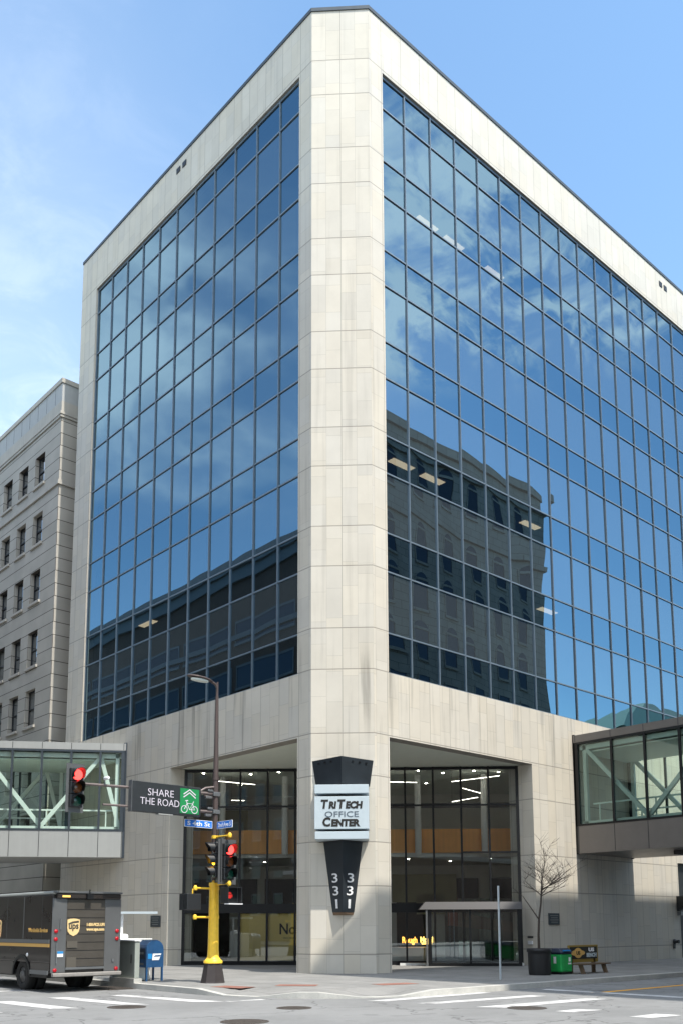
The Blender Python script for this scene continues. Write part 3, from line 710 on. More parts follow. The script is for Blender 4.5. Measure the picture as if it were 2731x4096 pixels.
# plaques and small boxes on the wall
def plaque(label, c, right, n_):
    o = thing('wall_plaque', label, 'plaque', c); c = Vector(c); rv = Vector(right); nv = Vector(n_)
    MB().obox(c + nv * .02, rv * .38, nv * .02, Vector((0, 0, .235))).build('plate', M['charcoal'], o, bevel=.01)
    l = MB()
    for k_ in range(4): l.obox(c + nv * .043 + Vector((0, 0, .14 - .09 * k_)), rv * (.28 - .05 * (k_ % 2)), nv * .003, Vector((0, 0, .017)))
    l.build('raised_lines', M['grey'], o)
plaque('dark square metal plaque on the shaded marble wall above the mailbox', (0, 11.49, 1.95), (0, -1, 0), (-1, 0, 0))
plaque('dark square metal plaque on the marble wall behind the bare tree', (11.78, 0, 2.0), (1, 0, 0), (0, -1, 0))
kp = thing('keypad', 'small white keypad box on the stone jamb beside the bare tree', 'keypad', (OE, .33, 1.07))
MB().box(OE - .05, OE, .22, .44, .98, 1.12).build('box', M['signwhite'], kp, bevel=.006)
MB().box(OE - .03, OE, .20, .46, 1.24, 1.31).build('name_strip', M['dark'], kp)
vb = thing('wall_hydrant', 'small dark pipe fitting on the marble wall at the right edge', 'pipe fitting', (21.55, 0, .85))
MB().lathe((21.55, -.02, .95), [(.12, 0), (.12, .06), (.07, .07), (.07, .2), (.09, .21), (.09, .26)], 12, axis='Y').build('valve', M['dark'], vb)
MB().box(21.47, 21.63, -.05, -.0, .62, .9).build('bracket', M['dark'], vb)
wb = thing('wall_lamp_box', 'dark grey box fixed to the wall beside the service door at the right edge', 'fixture', (22.2, 0, 2.75))
MB().loft([(22.0, -.55, 2.75), (22.3, -.55, 2.75), (22.3, 0, 2.4), (22.0, 0, 2.4)], [(22.0, -.55, 3.13), (22.3, -.55, 3.13), (22.3, 0, 3.13), (22.0, 0, 3.13)]).build('housing', M['dark'], wb, bevel=.02)
MB().box(22.02, 22.28, -.2, -.0, 2.2, 2.38).build('bracket', M['grey'], wb)

# ------------------------------------------------------------------ the corner sign
sg = thing('corner_sign', 'dark wedge shaped sign with pale panel reading TriTech Office Center on the corner pillar', 'sign', L(0, 1.1, 2.2))
DC = 1.1
def vsec(hw, z, pr): return [tuple(L(-hw, DC + .003, z)), tuple(L(0, DC - pr, z)), tuple(L(hw, DC + .003, z))]
sc_ = MB().loft(vsec(1.06, 7.41, 1.0)[::-1], vsec(.93, 6.50, .88)[::-1]); sc_.f = [f[::-1] for f in sc_.f]; sc_.build('crown', M['charcoal'], sg)
hl = MB()
for sd_ in (-1, 1):
    a, b = L(sd_ * 1.06, DC, 7.41), L(0, DC - 1.0, 7.41)
    for k_ in (.35, .56, .77):
        p = b.lerp(a, k_) + Vector((0, 0, -.13)); n_ = (a - b).cross(Vector((0, 0, 1))).normalized(); n_ = n_ if n_.dot(L(0, -1, 0)) > 0 else -n_
        hl.obox(p + n_ * -.005, (a - b).normalized() * .04, n_ * .012, Vector((0, 0, .03)))
hl.build('lamp_hole', M['black'], sg)
co = MB().loft(vsec(.86, 6.50, .8)[::-1], vsec(.80, 4.58, .74)[::-1]); co.f = [f[::-1] for f in co.f]; co.build('sign_core', M['black'], sg)
wd = MB().loft(vsec(.67, 4.578, .64)[::-1], vsec(.37, 2.2, .36)[::-1]); wd.f = [f[::-1] for f in wd.f]; wd.build('wedge', M['charcoal'], sg)
tp = MB(); tp.loft([tuple(L(-.34, DC + .003, 2.1)), tuple(L(.34, DC + .003, 2.1)), tuple(L(0, DC - .30, 2.19))][::1], [tuple(L(-.36, DC + .003, 2.198)), tuple(L(.36, DC + .003, 2.198)), tuple(L(0, DC - .345, 2.198))]); tp.build('wedge_tip', pm('painted_underside_shade', (.20, .13, .08), .5), sg)  # brown tip colour stands in for reflection and shadow under the wedge
FD = DC - .98
for nm, z0, z1, hw in (('sign_band', 6.14, 6.44, .90), ('sign_panel', 4.94, 6.04, .905), ('sign_band', 4.60, 4.86, .89)):
    q = MB(); lb(q, -hw, hw, FD, DC - .03, z0, z1); q.build(nm, M['paleblue'], sg, bevel=.012)
x = -.70
for body, size, wd_ in (('T', .40, .25), ('RI', .31, .26), ('T', .40, .25), ('ECH', .31, .57)):
    text('lettering', body, M['ink'], sg, L(x, FD - .005, 5.64), sa, (0, 0, 1), size, wd_, off=.019, shear=.12, align='LEFT'); x += wd_ + .022
text('lettering', 'OFFICE', pm('slate_lettering', (.10, .13, .16), .5), sg, L(0, FD - .005, 5.435), sa, (0, 0, 1), .27, 1.12, off=.002)
x = -.64
for body, size, wd_ in (('C', .40, .27), ('ENTER', .31, .95)):
    text('lettering', body, M['ink'], sg, L(x, FD - .005, 5.04), sa, (0, 0, 1), size, wd_, off=.019, shear=.06, align='LEFT'); x += wd_ + .025
for z, ch in ((3.35, '3'), (2.92, '3'), (2.48, '1')):
    hw = .37 + (.67 - .37) * (z - 2.2) / 2.378; pr = .36 + (.64 - .36) * (z - 2.2) / 2.378
    for sd_ in (-1, 1):
        a, b = (L(-hw, DC, z), L(0, DC - pr, z)) if sd_ < 0 else (L(0, DC - pr, z), L(hw, DC, z))
        rv = (b - a).normalized(); nv = rv.cross(Vector((0, 0, 1))); tilt = Vector((0, 0, 1)) + nv * .084
        text('numeral', ch, M['signwhite'], sg, a.lerp(b, .5) + nv * .012, rv, tilt, .44, .28 if ch == '3' else .10, off=.004)

# ------------------------------------------------------------------ skyways
def skyway(label, A, dirv, W, length, m_fascia, m_frame, m_truss, m_glass, first, pitch_, nodes):
    A, dv, Wv = Vector((*A, 0)), Vector((*dirv, 0)), Vector((*W, 0))
    sk = thing('skyway', label, 'skyway', A)
    inn = (Wv - dv * Wv.dot(dv)).normalized(); end = A + dv * length
    zb, z1, z2, zt = 4.78, 5.95, 9.60, 9.92
    def slab(mb, z0, za, t0=0.0, t1=length, i0=0.0, i1=None):
        """strip parallel to the faces, from offset i0 to i1 into the bridge"""
        P0, P1 = A + dv * t0 + inn * i0, A + dv * t1 + inn * i0
        ww = Wv * ((i1 - i0) / Wv.dot(inn)); Q = [P0, P1, P1 + ww, P0 + ww]
        if (Q[1] - Q[0]).cross(Q[3] - Q[0]).z < 0: Q = Q[::-1]
        mb.loft([(p.x, p.y, z0) for p in Q], [(p.x, p.y, za) for p in Q])
    WD = Wv.dot(inn)
    m_ = MB(); slab(m_, zb, z1, .05, length, 0, WD); m_.build('lower_fascia', m_fascia, sk)
    m_ = MB(); slab(m_, z2, zt, .05, length, -.03, WD + .03); m_.build('roof_fascia', m_fascia, sk)
    jt = MB(); fm = MB(); tr = MB(); gl = MB(); hr = MB()
    for i0, sgn in ((0.0, 1), (WD, -1)):
        off = Wv * (i0 / WD)
        def P(t_, i_, z): return A + off + dv * t_ + inn * (sgn * i_) + Vector((0, 0, z))
        ts = [.14] ; x = first
        while x < length: ts.append(x); x += pitch_
        for k_, x in enumerate(ts):
            fm.obox(P(x, .03, (z1 + z2) / 2), dv * (.045 if k_ else .10), inn * .05, Vector((0, 0, (z2 - z1) / 2 - .002)))
            jt.obox(P(x, -.001, (zb + z1) / 2), dv * .012, inn * .004, Vector((0, 0, (z1 - zb) / 2 - .02)))
            jt.obox(P(x, -.032, (z2 + zt) / 2), dv * .012, inn * .004, Vector((0, 0, (zt - z2) / 2 - .02)))
        fm.obox(P(length / 2, .02, z1 + .045), dv * (length / 2 - .1), inn * .045, Vector((0, 0, .04))); fm.obox(P(length / 2, .02, z2 - .05), dv * (length / 2 - .1), inn * .045, Vector((0, 0, .045)))
        gl.quad(P(.05, .06, z1), P(length, .06, z1), P(length, .06, z2), P(.05, .06, z2))
        tr.obox(P(length / 2, .3, z1 + .14), dv * (length / 2 - .2), inn * .08, Vector((0, 0, .075)))
        tr.obox(P(length / 2, .3, z2 - .22), dv * (length / 2 - .2), inn * .08, Vector((0, 0, .1)))
        tr.obox(P(.42, .3, (z1 + z2) / 2), dv * .08, inn * .08, Vector((0, 0, (z2 - z1) / 2 - .08)))
        for (ta, tb, updn) in nodes:
            za, zb2 = (z2 - .25, z1 + .2) if updn else (z1 + .2, z2 - .25)
            tr.bar(P(ta, .3, za), P(tb, .3, zb2), .14, .17)
        hr.obox(P(length / 2, .52, 6.92), dv * (length / 2 - .6), inn * .025, Vector((0, 0, .035)))
        for q in range(int(length / 2.6)): hr.obox(P(.9 + 2.6 * q, .52, 6.5), dv * .025, inn * .025, Vector((0, 0, .40)))
    dpl = MB(); dpl.obox(A + Wv / 2 + dv * .05 + Vector((0, 0, (zb + zt) / 2)), dv * .05, Wv / 2 * 1.015, Vector((0, 0, (zt - zb) / 2 + .03)))
    fm.build('window_frame', m_frame, sk); tr.build('truss', m_truss, sk); gl.build('glazing', m_glass, sk); jt.build('panel_joint', M['dark'], sk); hr.build('handrail', m_truss, sk)
    cf = MB()
    for i0 in (-.02, WD - .06):
        cf = MB(); slab(cf, zb - .03, zt + .04, 0, .1, i0, i0 + .08); cf.build('end_cover', m_frame, sk)
    m_ = MB(); slab(m_, z2 - .42, z2 - .36, .2, length, .42, WD - .42); m_.build('inner_ceiling', pm('skyway_ceiling', (.80, .86, .80), .7, var=.04), sk)
    m_ = MB(); slab(m_, z1 + .01, z1 + .05, .2, length, .3, WD - .3); m_.build('inner_floor', M['kerb'], sk)
    return sk
d_ = Vector((-.828, .561, 0)).normalized()
n_ = [(.45, 1.16, 0)]
n_ = [(1.16, .30, 1), (1.16, 3.70, 1)] + [(3.70 + 5.1 * k_, 6.25 + 5.1 * k_, 0) for k_ in range(4)] + [(6.25 + 5.1 * k_, 8.8 + 5.1 * k_, 1) for k_ in range(4)]
skyway('light grey glazed skyway with white V trusses behind the signal arm on the left', (0, 14.3), d_.xy, (0, 5.4), 26.4, M['lightgrey'], M['coping'], M['white'], M['skyglassL'], 1.16, 1.27, n_)
n_ = [(.45, 3.3, 1)] + [(3.3 + 6 * k_, 6.3 + 6 * k_, 0) for k_ in range(3)] + [(6.3 + 6 * k_, 9.3 + 6 * k_, 1) for k_ in range(2)]
skr = skyway('dark brown glazed skyway joining the sunlit marble wall on the right', (13.64, 0), (0, -1), (4.48, 0), 20.9, M['brownpanel'], M['black'], pm('pale_green_steel', (.62, .72, .68), .5), M['skyglassL'], 1.87, 1.52, n_)
MB().box(15.2, 16.1, -4.6, -3.6, 4.62, 4.779).build('underside_lamp', M['dark'], skr)

# ------------------------------------------------------------------ neighbour stone block
nb = thing('stone_block', 'older grey limestone office block with punched windows and banded joints beyond the left skyway', 'building', (-.12, 22.2, 0))
NX, NY, NH = -.12, 22.2, 31.36
wys = [24.08 + 2.17 * k_ for k_ in range(14)]; WW = 1.22
wzs = [(26.1, 27.88), (22.62, 24.42), (19.30, 21.10), (15.68, 17.67), (12.38, 14.40), (8.9, 11.0), (5.3, 7.6)]
NYE = wys[-1] + WW + 1.5
wall = MB(); ED = .35
ys = [NY] + [v for y in wys for v in (y, y + WW)] + [NYE]
for i in range(len(ys) - 1):
    if i % 2 == 0: wall.box(NX, NX + ED, ys[i], ys[i + 1], 0.1, 29.1)
    else:
        zs = [0.1] + [v for z in sorted(wzs) for v in z] + [29.1]
        for q in range(0, len(zs) - 1, 2): wall.box(NX, NX + ED, ys[i], ys[i + 1], zs[q], zs[q + 1])
wall.box(NX + ED, 14, NY, NY + ED, .1, 29.1)
wall.build('wall', M['limestone'], nb)
MB().box(NX + 1.2, 14, NY + .6, NYE, .1, 29).build('core', M['void'], nb)
up_ = MB(); up_.box(NX - .02, 14, NY - .02, NYE, 29.4, 30.05); up_.build('frieze', M['limeplain'], nb)
pr_ = MB(); pr_.box(NX - .01, 14, NY - .01, NYE, 30.052, 31.1); pr_.build('parapet', pm('grey_parapet', (.40, .41, .41), .7, var=.12, streak=.1), nb)
ch = MB()
for z0, z1, e in ((29.102, 29.25, .08), (29.252, 29.398, .12), (25.25, 25.40, .10), (25.40, 25.52, .07), (31.102, 31.36, .07)): ch.box(NX - e, 14, NY - e, NYE, z0, z1)
ch.build('cornice', M['limeplain'], nb)
pj = MB()
for k_ in range(26): pj.box(NX - .014, NX, NY + .8 + k_ * 1.1, NY + .825 + k_ * 1.1, 30.1, 31.05)
pj.build('parapet_seam', M['dark'], nb)
for y in wys[:9]:
    for z0, z1 in wzs[:5]:
        wn = MB(); wn.box(NX + .22, NX + .30, y, y + .06, z0, z1); wn.box(NX + .22, NX + .30, y + WW - .06, y + WW, z0, z1); wn.box(NX + .22, NX + .30, y + .06, y + WW - .06, z1 - .07, z1); wn.box(NX + .22, NX + .30, y + .06, y + WW - .06, z0, z0 + .08); wn.box(NX + .2, NX + .28, y + .06, y + WW - .06, (z0 + z1) / 2 - .03, (z0 + z1) / 2 + .03)
        o = wn.build('window', M['dark'], nb)
        e = rnd.gauss(0, .004)
        MB().quad((NX + .26 + e, y + WW - .05, z0 + .05), (NX + .26 - e, y + .05, z0 + .05), (NX + .26 - e, y + .05, z1 - .05), (NX + .26 + e, y + WW - .05, z1 - .05)).build('pane', M['winblind'] if rnd.random() < .3 else M['winglass'], o)
        MB().box(NX - .10, NX + .2, y - .12, y + WW + .12, z0 - .14, z0 - .003).build('sill', M['limeplain'], o)

# ------------------------------------------------------------------ buildings across the streets (mirrored in the glass; one of them shades the pavement)
def block(name, label, x0, x1, y0, y1, h, m_wall, faces, wm, wfr, corn=True, arched=False):
    b = thing(name, label, 'building', ((x0 + x1) / 2, (y0 + y1) / 2, 0))
    MB().box(x0, x1, y0, y1, .1, h).build('wall', m_wall, b)
    if corn:
        c = MB(); c.box(x0 - .5, x1 + .5, y0 - .5, y1 + .5, h + .002, h + .7); c.box(x0 - .25, x1 + .25, y0 - .25, y1 + .25, h - 1.0, h - .003); c.box(x0 - .2, x1 + .2, y0 - .2, y1 + .2, h - 6.0, h - 5.6); c.box(x0 - .2, x1 + .2, y0 - .2, y1 + .2, 8.2, 8.7); c.build('cornice', wfr, b)
    for (ax, pos, sgn, us, zs, ww) in faces:
        for u in us:
            for z0, z1 in zs:
                f = MB(); g_ = MB()
                def q(u0, u1, o0, o1, a, c_): 
                    if ax == 'y': f.box(u0, u1, min(pos + sgn * o0, pos + sgn * o1), max(pos + sgn * o0, pos + sgn * o1), a, c_)
                    else: f.box(min(pos + sgn * o0, pos + sgn * o1), max(pos + sgn * o0, pos + sgn * o1), u0, u1, a, c_)
                q(u - .12, u + ww + .12, 0, .12, z0 - .2, z0); q(u - .1, u, 0, .06, z0, z1); q(u + ww, u + ww + .1, 0, .06, z0, z1); q(u - .1, u + ww + .1, 0, .06, z1, z1 + .18)
                o = f.build('window', wfr, b)
                pts = [(u, z0), (u + ww, z0), (u + ww, z1)] + ([(u + ww / 2 + ww / 2 * math.cos(R(a_)), z1 - .02 + ww / 2 * math.sin(R(a_))) for a_ in range(20, 180, 20)] if arched and z1 > h - 16 else []) + [(u, z1)]
                P3 = [(a_, pos + sgn * .02, c_) if ax == 'y' else (pos + sgn * .02, a_, c_) for a_, c_ in pts]
                g_.add(P3, [list(range(len(P3)))] if (sgn > 0) == (ax != 'y') else [list(range(len(P3)))[::-1]]); g_.build('pane', wm, o)
    return b
zs9 = [(z, z + 2.2) for z in (9.6, 13.3, 17.0, 20.7, 24.4, 28.1, 33.3)]
block('stone_block', 'tall brown stone block whose dark outline is mirrored in the right glass wall', .2, 42.5, -48, -21, 37.2, M['stonedark'],
      [('y', -21, 1, [2.2 + 3.05 * k_ for k_ in range(13)], zs9, 1.35)], M['winfar'], M['stonedark'], arched=True)
block('office_block', 'long dark office block across the street with ribbon windows, mirrored in the left glass wall', -46, -22, 4, 78, 30.6, M['brick'],
      [('x', -22, 1, [5.5 + 8.0 * k_ for k_ in range(9)], [(z, z + 1.7) for z in (9.5, 13.2, 16.9, 20.6, 24.3)], 7.2)], M['winfar'], pm('grey_band', (.16, .17, .18), .7))
block('brick_block', 'brown brick block behind the camera corner, mirrored in the lobby glass', -62, -27, -62, -29, 30, M['brick'],
      [('y', -29, 1, [-60 + 3.2 * k_ for k_ in range(10)], [(z, z + 2) for z in (3, 7, 11, 15, 19, 23)], 1.4)], M['winfar'], M['stonedark'])
gr = thing('green_roofed_hall', 'long hall with a patina green roof, mirrored low in the right glass wall', 'building', (95, -29, 0))
MB().box(61, 130, -33, -25, .1, 21.0).build('wall', M['stonedark'], gr)
MB().loft([(60, -34, 21), (131, -34, 21), (131, -24, 21), (60, -24, 21)], [(70, -30, 25.5), (121, -30, 25.5), (121, -28, 25.5), (70, -28, 25.5)]).build('roof', M['greenroof'], gr)

# ------------------------------------------------------------------ signal pole and what hangs on it
PX, PY = -5.25, -.30
sp_ = thing('signal_pole', 'tall brown street lamp and signal pole on a yellow sleeve with a dark bell base', 'pole', (PX, PY, SW))
MB().lathe((PX, PY, 0), [(.36, SW), (.345, .19), (.25, .69), (.25, .70)], 8, False).build('base', pm('dark_brown_cast_base', (.05, .042, .042), .5, .2, var=.2, scale=6), sp_)
MB().lathe((PX, PY, 0), [(.27, .702), (.27, .77), (.22, .80), (.17, .88), (.155, 1.1), (.135, 2.9), (.135, 2.93), (.07, 2.99), (.06, 3.06)], 18).build('yellow_sleeve', M['yellow'], sp_)
po = MB(); po.tube([(PX, PY, 3.05), (PX, PY, 4.4), (PX, PY, 6.0), (PX, PY, 8.5)], [.085, .084, .080, .048], 14)
po.lathe((PX, PY, 0), [(.095, 5.98), (.095, 6.06)], 14); po.lathe((PX, PY, 0), [(.095, 5.48), (.095, 5.64)], 14); po.lathe((PX, PY, 0), [(.095, 4.98), (.095, 5.1)], 14)
po.build('shaft', M['brownpole'], sp_)
ar = MB(); ar.tube([(PX, PY, 8.45), (PX, PY, 8.75), (PX - .06, PY, 8.86), (PX - .22, PY, 8.92)], [.038, .036, .04, .04], 8); ar.tube([(PX + .01, PY, 8.7), (PX + .01, PY, 8.94)], .03, 8); ar.build('lamp_arm', M['brownpole'], sp_)
lm = MB(); st = [(-.18, .045, .03), (-.3, .10, .06), (-.5, .16, .075), (-.75, .17, .07), (-.95, .12, .045), (-1.04, .03, .015)]
rings = [[(PX + a, PY + b * math.cos(6.283 * k_ / 12), 8.92 + .01 * i + (c * math.sin(6.283 * k_ / 12) if math.sin(6.283 * k_ / 12) > 0 else c * .35 * math.sin(6.283 * k_ / 12))) for k_ in range(12)] for i, (a, b, c) in enumerate(st)]
for i in range(len(rings) - 1): lm.loft(rings[i + 1], rings[i], caps=(i in (0, len(rings) - 2)), smooth=True)
lm.build('lamp_head', M['brownpole'], sp_)
ll = MB(); ll.prism([(PX - .62 + .3 * math.cos(6.283 * k_ / 14), PY + .12 * math.sin(6.283 * k_ / 14)) for k_ in range(14)], 8.865, 8.915); ll.build('lamp_lens', pm('frosted_lens', (.78, .82, .76), .4), sp_)
ma = MB(); ma.tube([(PX - .06, PY, 5.57), (-9.42, PY, 5.46)], [.05, .036], 10); ma.tube([(PX - .06, PY, 5.04), (-8.86, PY, 4.96)], [.045, .03], 10)
ma.tube([(PX - .02, PY, 5.78), (PX - .35, PY, 5.72), (PX - .55, PY, 5.60)], .035, 8); ma.tube([(PX - .02, PY, 5.45), (PX - .4, PY, 5.5)], .03, 8)
ma.build('mast_arm', pm('grey_brown_arm', (.17, .14, .135), .5, .3), sp_)
cl_ = MB()
for z in (5.56, 5.04):
    cl_.box(PX - .13, PX + .1, PY - .11, PY + .11, z - .06, z + .06)
    cl_.box(PX - .3, PX - .12, PY - .07, PY - .02, z + .06, z + .12); cl_.box(PX - .35, PX - .15, PY - .04, PY + .06, z - .14, z - .07)
cl_.build('arm_clamp', M['grey'], sp_, bevel=.01)
cm = thing('signal_camera', 'small pale detector camera standing on the signal arm left of the message board', 'camera', (-8.82, PY, 5.5))
MB().tube([(-8.82, PY, 5.5), (-8.82, PY, 5.62)], .015, 6).build('stem', M['grey'], cm); MB().lathe((-8.82, PY - .1, 5.66), [(.03, -.12), (.05, -.1), (.05, .08), (.03, .1)], 10, axis='Y').build('body', M['signwhite'], cm)
# brackets (yellow)
for (dx, dy, z, ln, rr) in ((-1, 0, 2.82, .64, .15), (0, -1, 2.94, .74, .15), (-1, 0, 2.0, .64, .155), (0, -1, 4.31, .74, .095)):
    br = MB(); br.tube([(PX + dx * .05, PY + dy * .05, z), (PX + dx * ln, PY + dy * ln, z)], .028, 8)
    br.lathe((PX + dx * ln, PY + dy * ln, z), [(.05, -.06), (.06, -.03), (.06, .03), (.03, .08)], 10)
    br.lathe((PX, PY, 0), [(rr, z - .045), (rr, z + .045)], 14); br.build('bracket', M['yellow'], sp_)

def signal(label, loc, rz, lit, pw_=.31):
    s_ = thing('traffic_light', label, 'traffic light', loc, rz, 'traffic lights on the signal pole')
    h = MB()
    for k_ in range(3): h.box(-.17, .17, -.12, .10, .345 * k_ + .004, .345 * k_ + .341)
    h.build('housing', M['dark'], s_, False, bevel=.02)
    bp_ = MB(); bp_.box(-pw_, -.171, .0, .012, -.12, 1.16); bp_.box(.171, pw_, .0, .012, -.12, 1.16); bp_.box(-.171, .171, .0, .012, 1.04, 1.16); bp_.box(-.171, .171, .0, .012, -.12, -.002); bp_.build('backplate', M['dark'] if lit != 2 else M['trucktrim'], s_, False)
    for k_, (on, off) in enumerate((('', 'green_off'), ('amber_on', 'amber_off'), ('red_on', 'red_off'))):
        z = .1725 + .345 * k_; mt = M[on] if k_ == lit or (lit == 5 and k_ == 1) else M[off]
        MB().lathe((0, -.12, z), [(.145, .0), (.135, .02), (.09, .04), (.02, .05)], 18, axis='Y').build('lens', mt, s_, False)
        vz = MB(); n = 16; A0, A1 = -35, 215
        for q in range(n):
            a, b = R(A0 + (A1 - A0) * q / n), R(A0 + (A1 - A0) * (q + 1) / n)
            for r0, flip in ((.158, 0), (.150, 1)):
                L0 = .14 + .12 * max(0, math.sin(a)); L1 = .14 + .12 * max(0, math.sin(b))
                P = [(r0 * math.cos(a), -.12, z + r0 * math.sin(a)), (r0 * math.cos(b), -.12, z + r0 * math.sin(b)), (r0 * math.cos(b), -.12 - L1, z + r0 * math.sin(b)), (r0 * math.cos(a), -.12 - L0, z + r0 * math.sin(a))]
                vz.quad(*(P[::-1] if flip else P))
        vz.build('visor', M['black'], s_, False)
    return s_
signal('traffic light showing red at the tip of the long signal arm', (-9.68, PY - .02, 4.80), 0, 2, .25)
signal('traffic light showing red at the right of the yellow pole, with a grey backplate', (PX + .02, PY - .60, 3.04), 0, 2)
signal('narrow side-on traffic light with a lit amber lens directly above the yellow pole', (PX - .12, PY - .34, 3.10), R(-108), 5)
def ped(label, loc, rz, vis):
    s_ = thing('crossing_signal', label, 'crossing signal', loc, rz, 'pedestrian signals on the yellow pole')
    MB().box(-.23, .23, -.12, .1, 0, .46).build('housing', M['dark'], s_, False, bevel=.02)
    MB().box(-.19, .19, -.125, -.121, .04, .42).build('face', M['black'], s_, False)
    v = MB(); v.box(-.24, .24, -.30, -.126, .44, .462); v.box(-.24, -.222, -.30, -.126, .0, .438); v.box(.222, .24, -.30, -.126, .0, .438); v.build('visor', M['dark'], s_, False)
    if vis:
        hd = MB(); hd.box(-.11, -.01, -.128, -.1255, .14, .24)
        for k_ in range(4): hd.box(-.115 + .03 * k_, -.095 + .03 * k_, -.128, -.1255, .25, .33 - .02 * abs(k_ - 1.5))
        hd.box(.0, .03, -.128, -.1255, .17, .25); hd.build('red_hand', emit('dim_red', (1, .06, .05), .35), s_, False)
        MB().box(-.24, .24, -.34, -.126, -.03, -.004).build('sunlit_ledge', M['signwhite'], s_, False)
    MB().tube([(0, 0, .46), (0, 0, .6)], .02, 6).build('hanger', M['yellow'], s_, False)
    return s_
ped('small grey crossing signal with a pale ledge at the right of the yellow pole', (PX + .05, PY - .66, 2.38), 0, True)
ped('large dark crossing signal at the left of the yellow pole, between two yellow brackets', (PX - .72, PY + .02, 2.2), R(180), False)
def blade(label, a, dv, ln, body, small):
    a, dv = Vector(a), Vector(dv); s_ = thing('street_sign', label, 'street sign', a, 0, 'street name blades on the signal pole')
    n_ = dv.cross(Vector((0, 0, 1))); n_ = n_ if n_.dot(CAM - a) > 0 else -n_
    c = a + dv * ln / 2; rv = -n_.cross(Vector((0, 0, 1))) * -1
    rv = Vector((0, 0, 1)).cross(n_)
    MB().obox(c, dv * ln / 2, n_ * .008, Vector((0, 0, .108))).build('border', M['signwhite'], s_)
    MB().obox(c + n_ * .006, dv * (ln / 2 - .015), n_ * .005, Vector((0, 0, .094))).build('plate', M['signblue'], s_)
    text('lettering', body, M['signwhite'], s_, c + n_ * .013, rv, (0, 0, 1), .17, ln * .82, off=.004)
blade('bright blue street name sign reading S 4th St on the left of the pole', (PX - .1, PY, 4.66), (-1, 0, 0), .95, 'S 4th St', 'S')
blade('blue street name sign reading 2nd Ave S on the right of the pole', (PX, PY - .1, 4.64), (0, -1, 0), .76, '2nd Ave S', 'S')
bd = thing('message_board', 'black electronic message board reading SHARE THE ROAD beside a green bicycle panel', 'message board', (-7.0, PY - .2, 5.25))
MB().box(-8.12, -5.90, PY - .22, PY - .06, 4.83, 5.67).build('housing', pm('board_black', (.022, .026, .030), .5, var=.2, scale=12), bd, bevel=.015)
MB().box(-8.135, -8.121, PY - .23, PY - .05, 4.82, 5.68).build('edge_strip', M['grey'], bd)
for z, body, wdt, cx_ in ((5.40, 'SHARE', .82, -7.22), (5.14, 'THE ROAD', 1.24, -7.24)):
    text('lettering', body, M['led_white'], bd, (cx_, PY - .224, z), (1, 0, 0), (0, 0, 1), .28, wdt, ext=.002, off=-.003)
MB().box(-6.60, -5.97, PY - .228, PY - .221, 4.89, 5.60).build('green_panel', M['signgreen'], bd)
bi = MB(); yb = PY - .232
def seg(pts, r_=.014): bi.tube([(-6.29 + x, yb, 5.05 + z) for x, z in pts], r_, 4, smooth=False)
for k_ in (0, .085): seg([(-.20, .30 + k_), (0, .44 + k_), (.20, .30 + k_)], .016)
for cx_ in (-.17, .17): seg([(cx_ + .10 * math.cos(6.283 * q / 12), -.04 + .10 * math.sin(6.283 * q / 12)) for q in range(13)], .010)
seg([(-.17, -.04), (-.08, .13), (.10, .13), (0, -.04), (-.08, .13)], .011); seg([(0, -.04), (.17, -.04), (.10, .13), (.14, .20)], .011); seg([(-.08, .13), (-.11, .20), (-.05, .21)], .011); seg([(-.14, .2), (-.06, .22)], .011)
bi.build('bicycle_symbol', M['led_white'], bd)
MB().box(-7.28, -6.83, PY - .225, PY - .05, 4.80, 4.828).build('label_strip', M['lightgrey'], bd)

# ------------------------------------------------------------------ delivery truck
tk = thing('delivery_truck', 'dark brown parcel delivery truck with gold shield emblem parked at the kerb', 'truck', (-8.52, 4.5, 0))
TX0, TX1, TY0, TY1, TZ = -9.55, -7.50, 1.0, 7.6, 2.70
MB().box(TX0, TX1, TY0 + .02, TY1 - 1.4, .78, TZ - .1).build('body', M['truck'], tk, bevel=.03)
MB().box(TX0 + .02, TX1 - .02, TY0 + .0, TY1 - 1.5, TZ - .10, TZ).build('roof', pm('truck_roof_translucent', (.30, .32, .31), .4), tk, bevel=.05)
sk_ = MB(); sk_.box(TX0, TX1, TY0 + .05, 2.25, .50, .78); sk_.box(TX0, TX1, 3.35, TY1 - 1.4, .42, .78); sk_.build('skirt', M['truck'], tk)
wa = MB()
for x0, x1 in ((TX0 - .02, TX0 + .02), (TX1 - .02, TX1 + .02)):
    pts = [(2.8 + .60 * math.cos(R(a)), .42 + .56 * math.sin(R(a))) for a in range(0, 181, 15)]; pin = [(2.8 + .52 * math.cos(R(a)), .42 + .48 * math.sin(R(a))) for a in range(0, 181, 15)]
    for i in range(len(pts) - 1):
        wa.loft([(x0, *pts[i]), (x0, *pts[i + 1]), (x0, *pin[i + 1]), (x0, *pin[i])], [(x1, *pts[i]), (x1, *pts[i + 1]), (x1, *pin[i + 1]), (x1, *pin[i])])
wa.build('wheel_arch', M['black'], tk)
MB().box(TX0 + .05, TX1 - .05, TY0 + .3, TY1, .38, .55).build('chassis', M['black'], tk)
cbm = MB(); cbm.loft([(TX0 + .03, TY1 - 1.4, .5), (TX1 - .03, TY1 - 1.4, .5), (TX1 - .03, TY1 + .5, .5), (TX0 + .03, TY1 + .5, .5)], [(TX0 + .03, TY1 - 1.4, 1.35), (TX1 - .03, TY1 - 1.4, 1.35), (TX1 - .1, TY1 + .45, 1.2), (TX0 + .1, TY1 + .45, 1.2)])
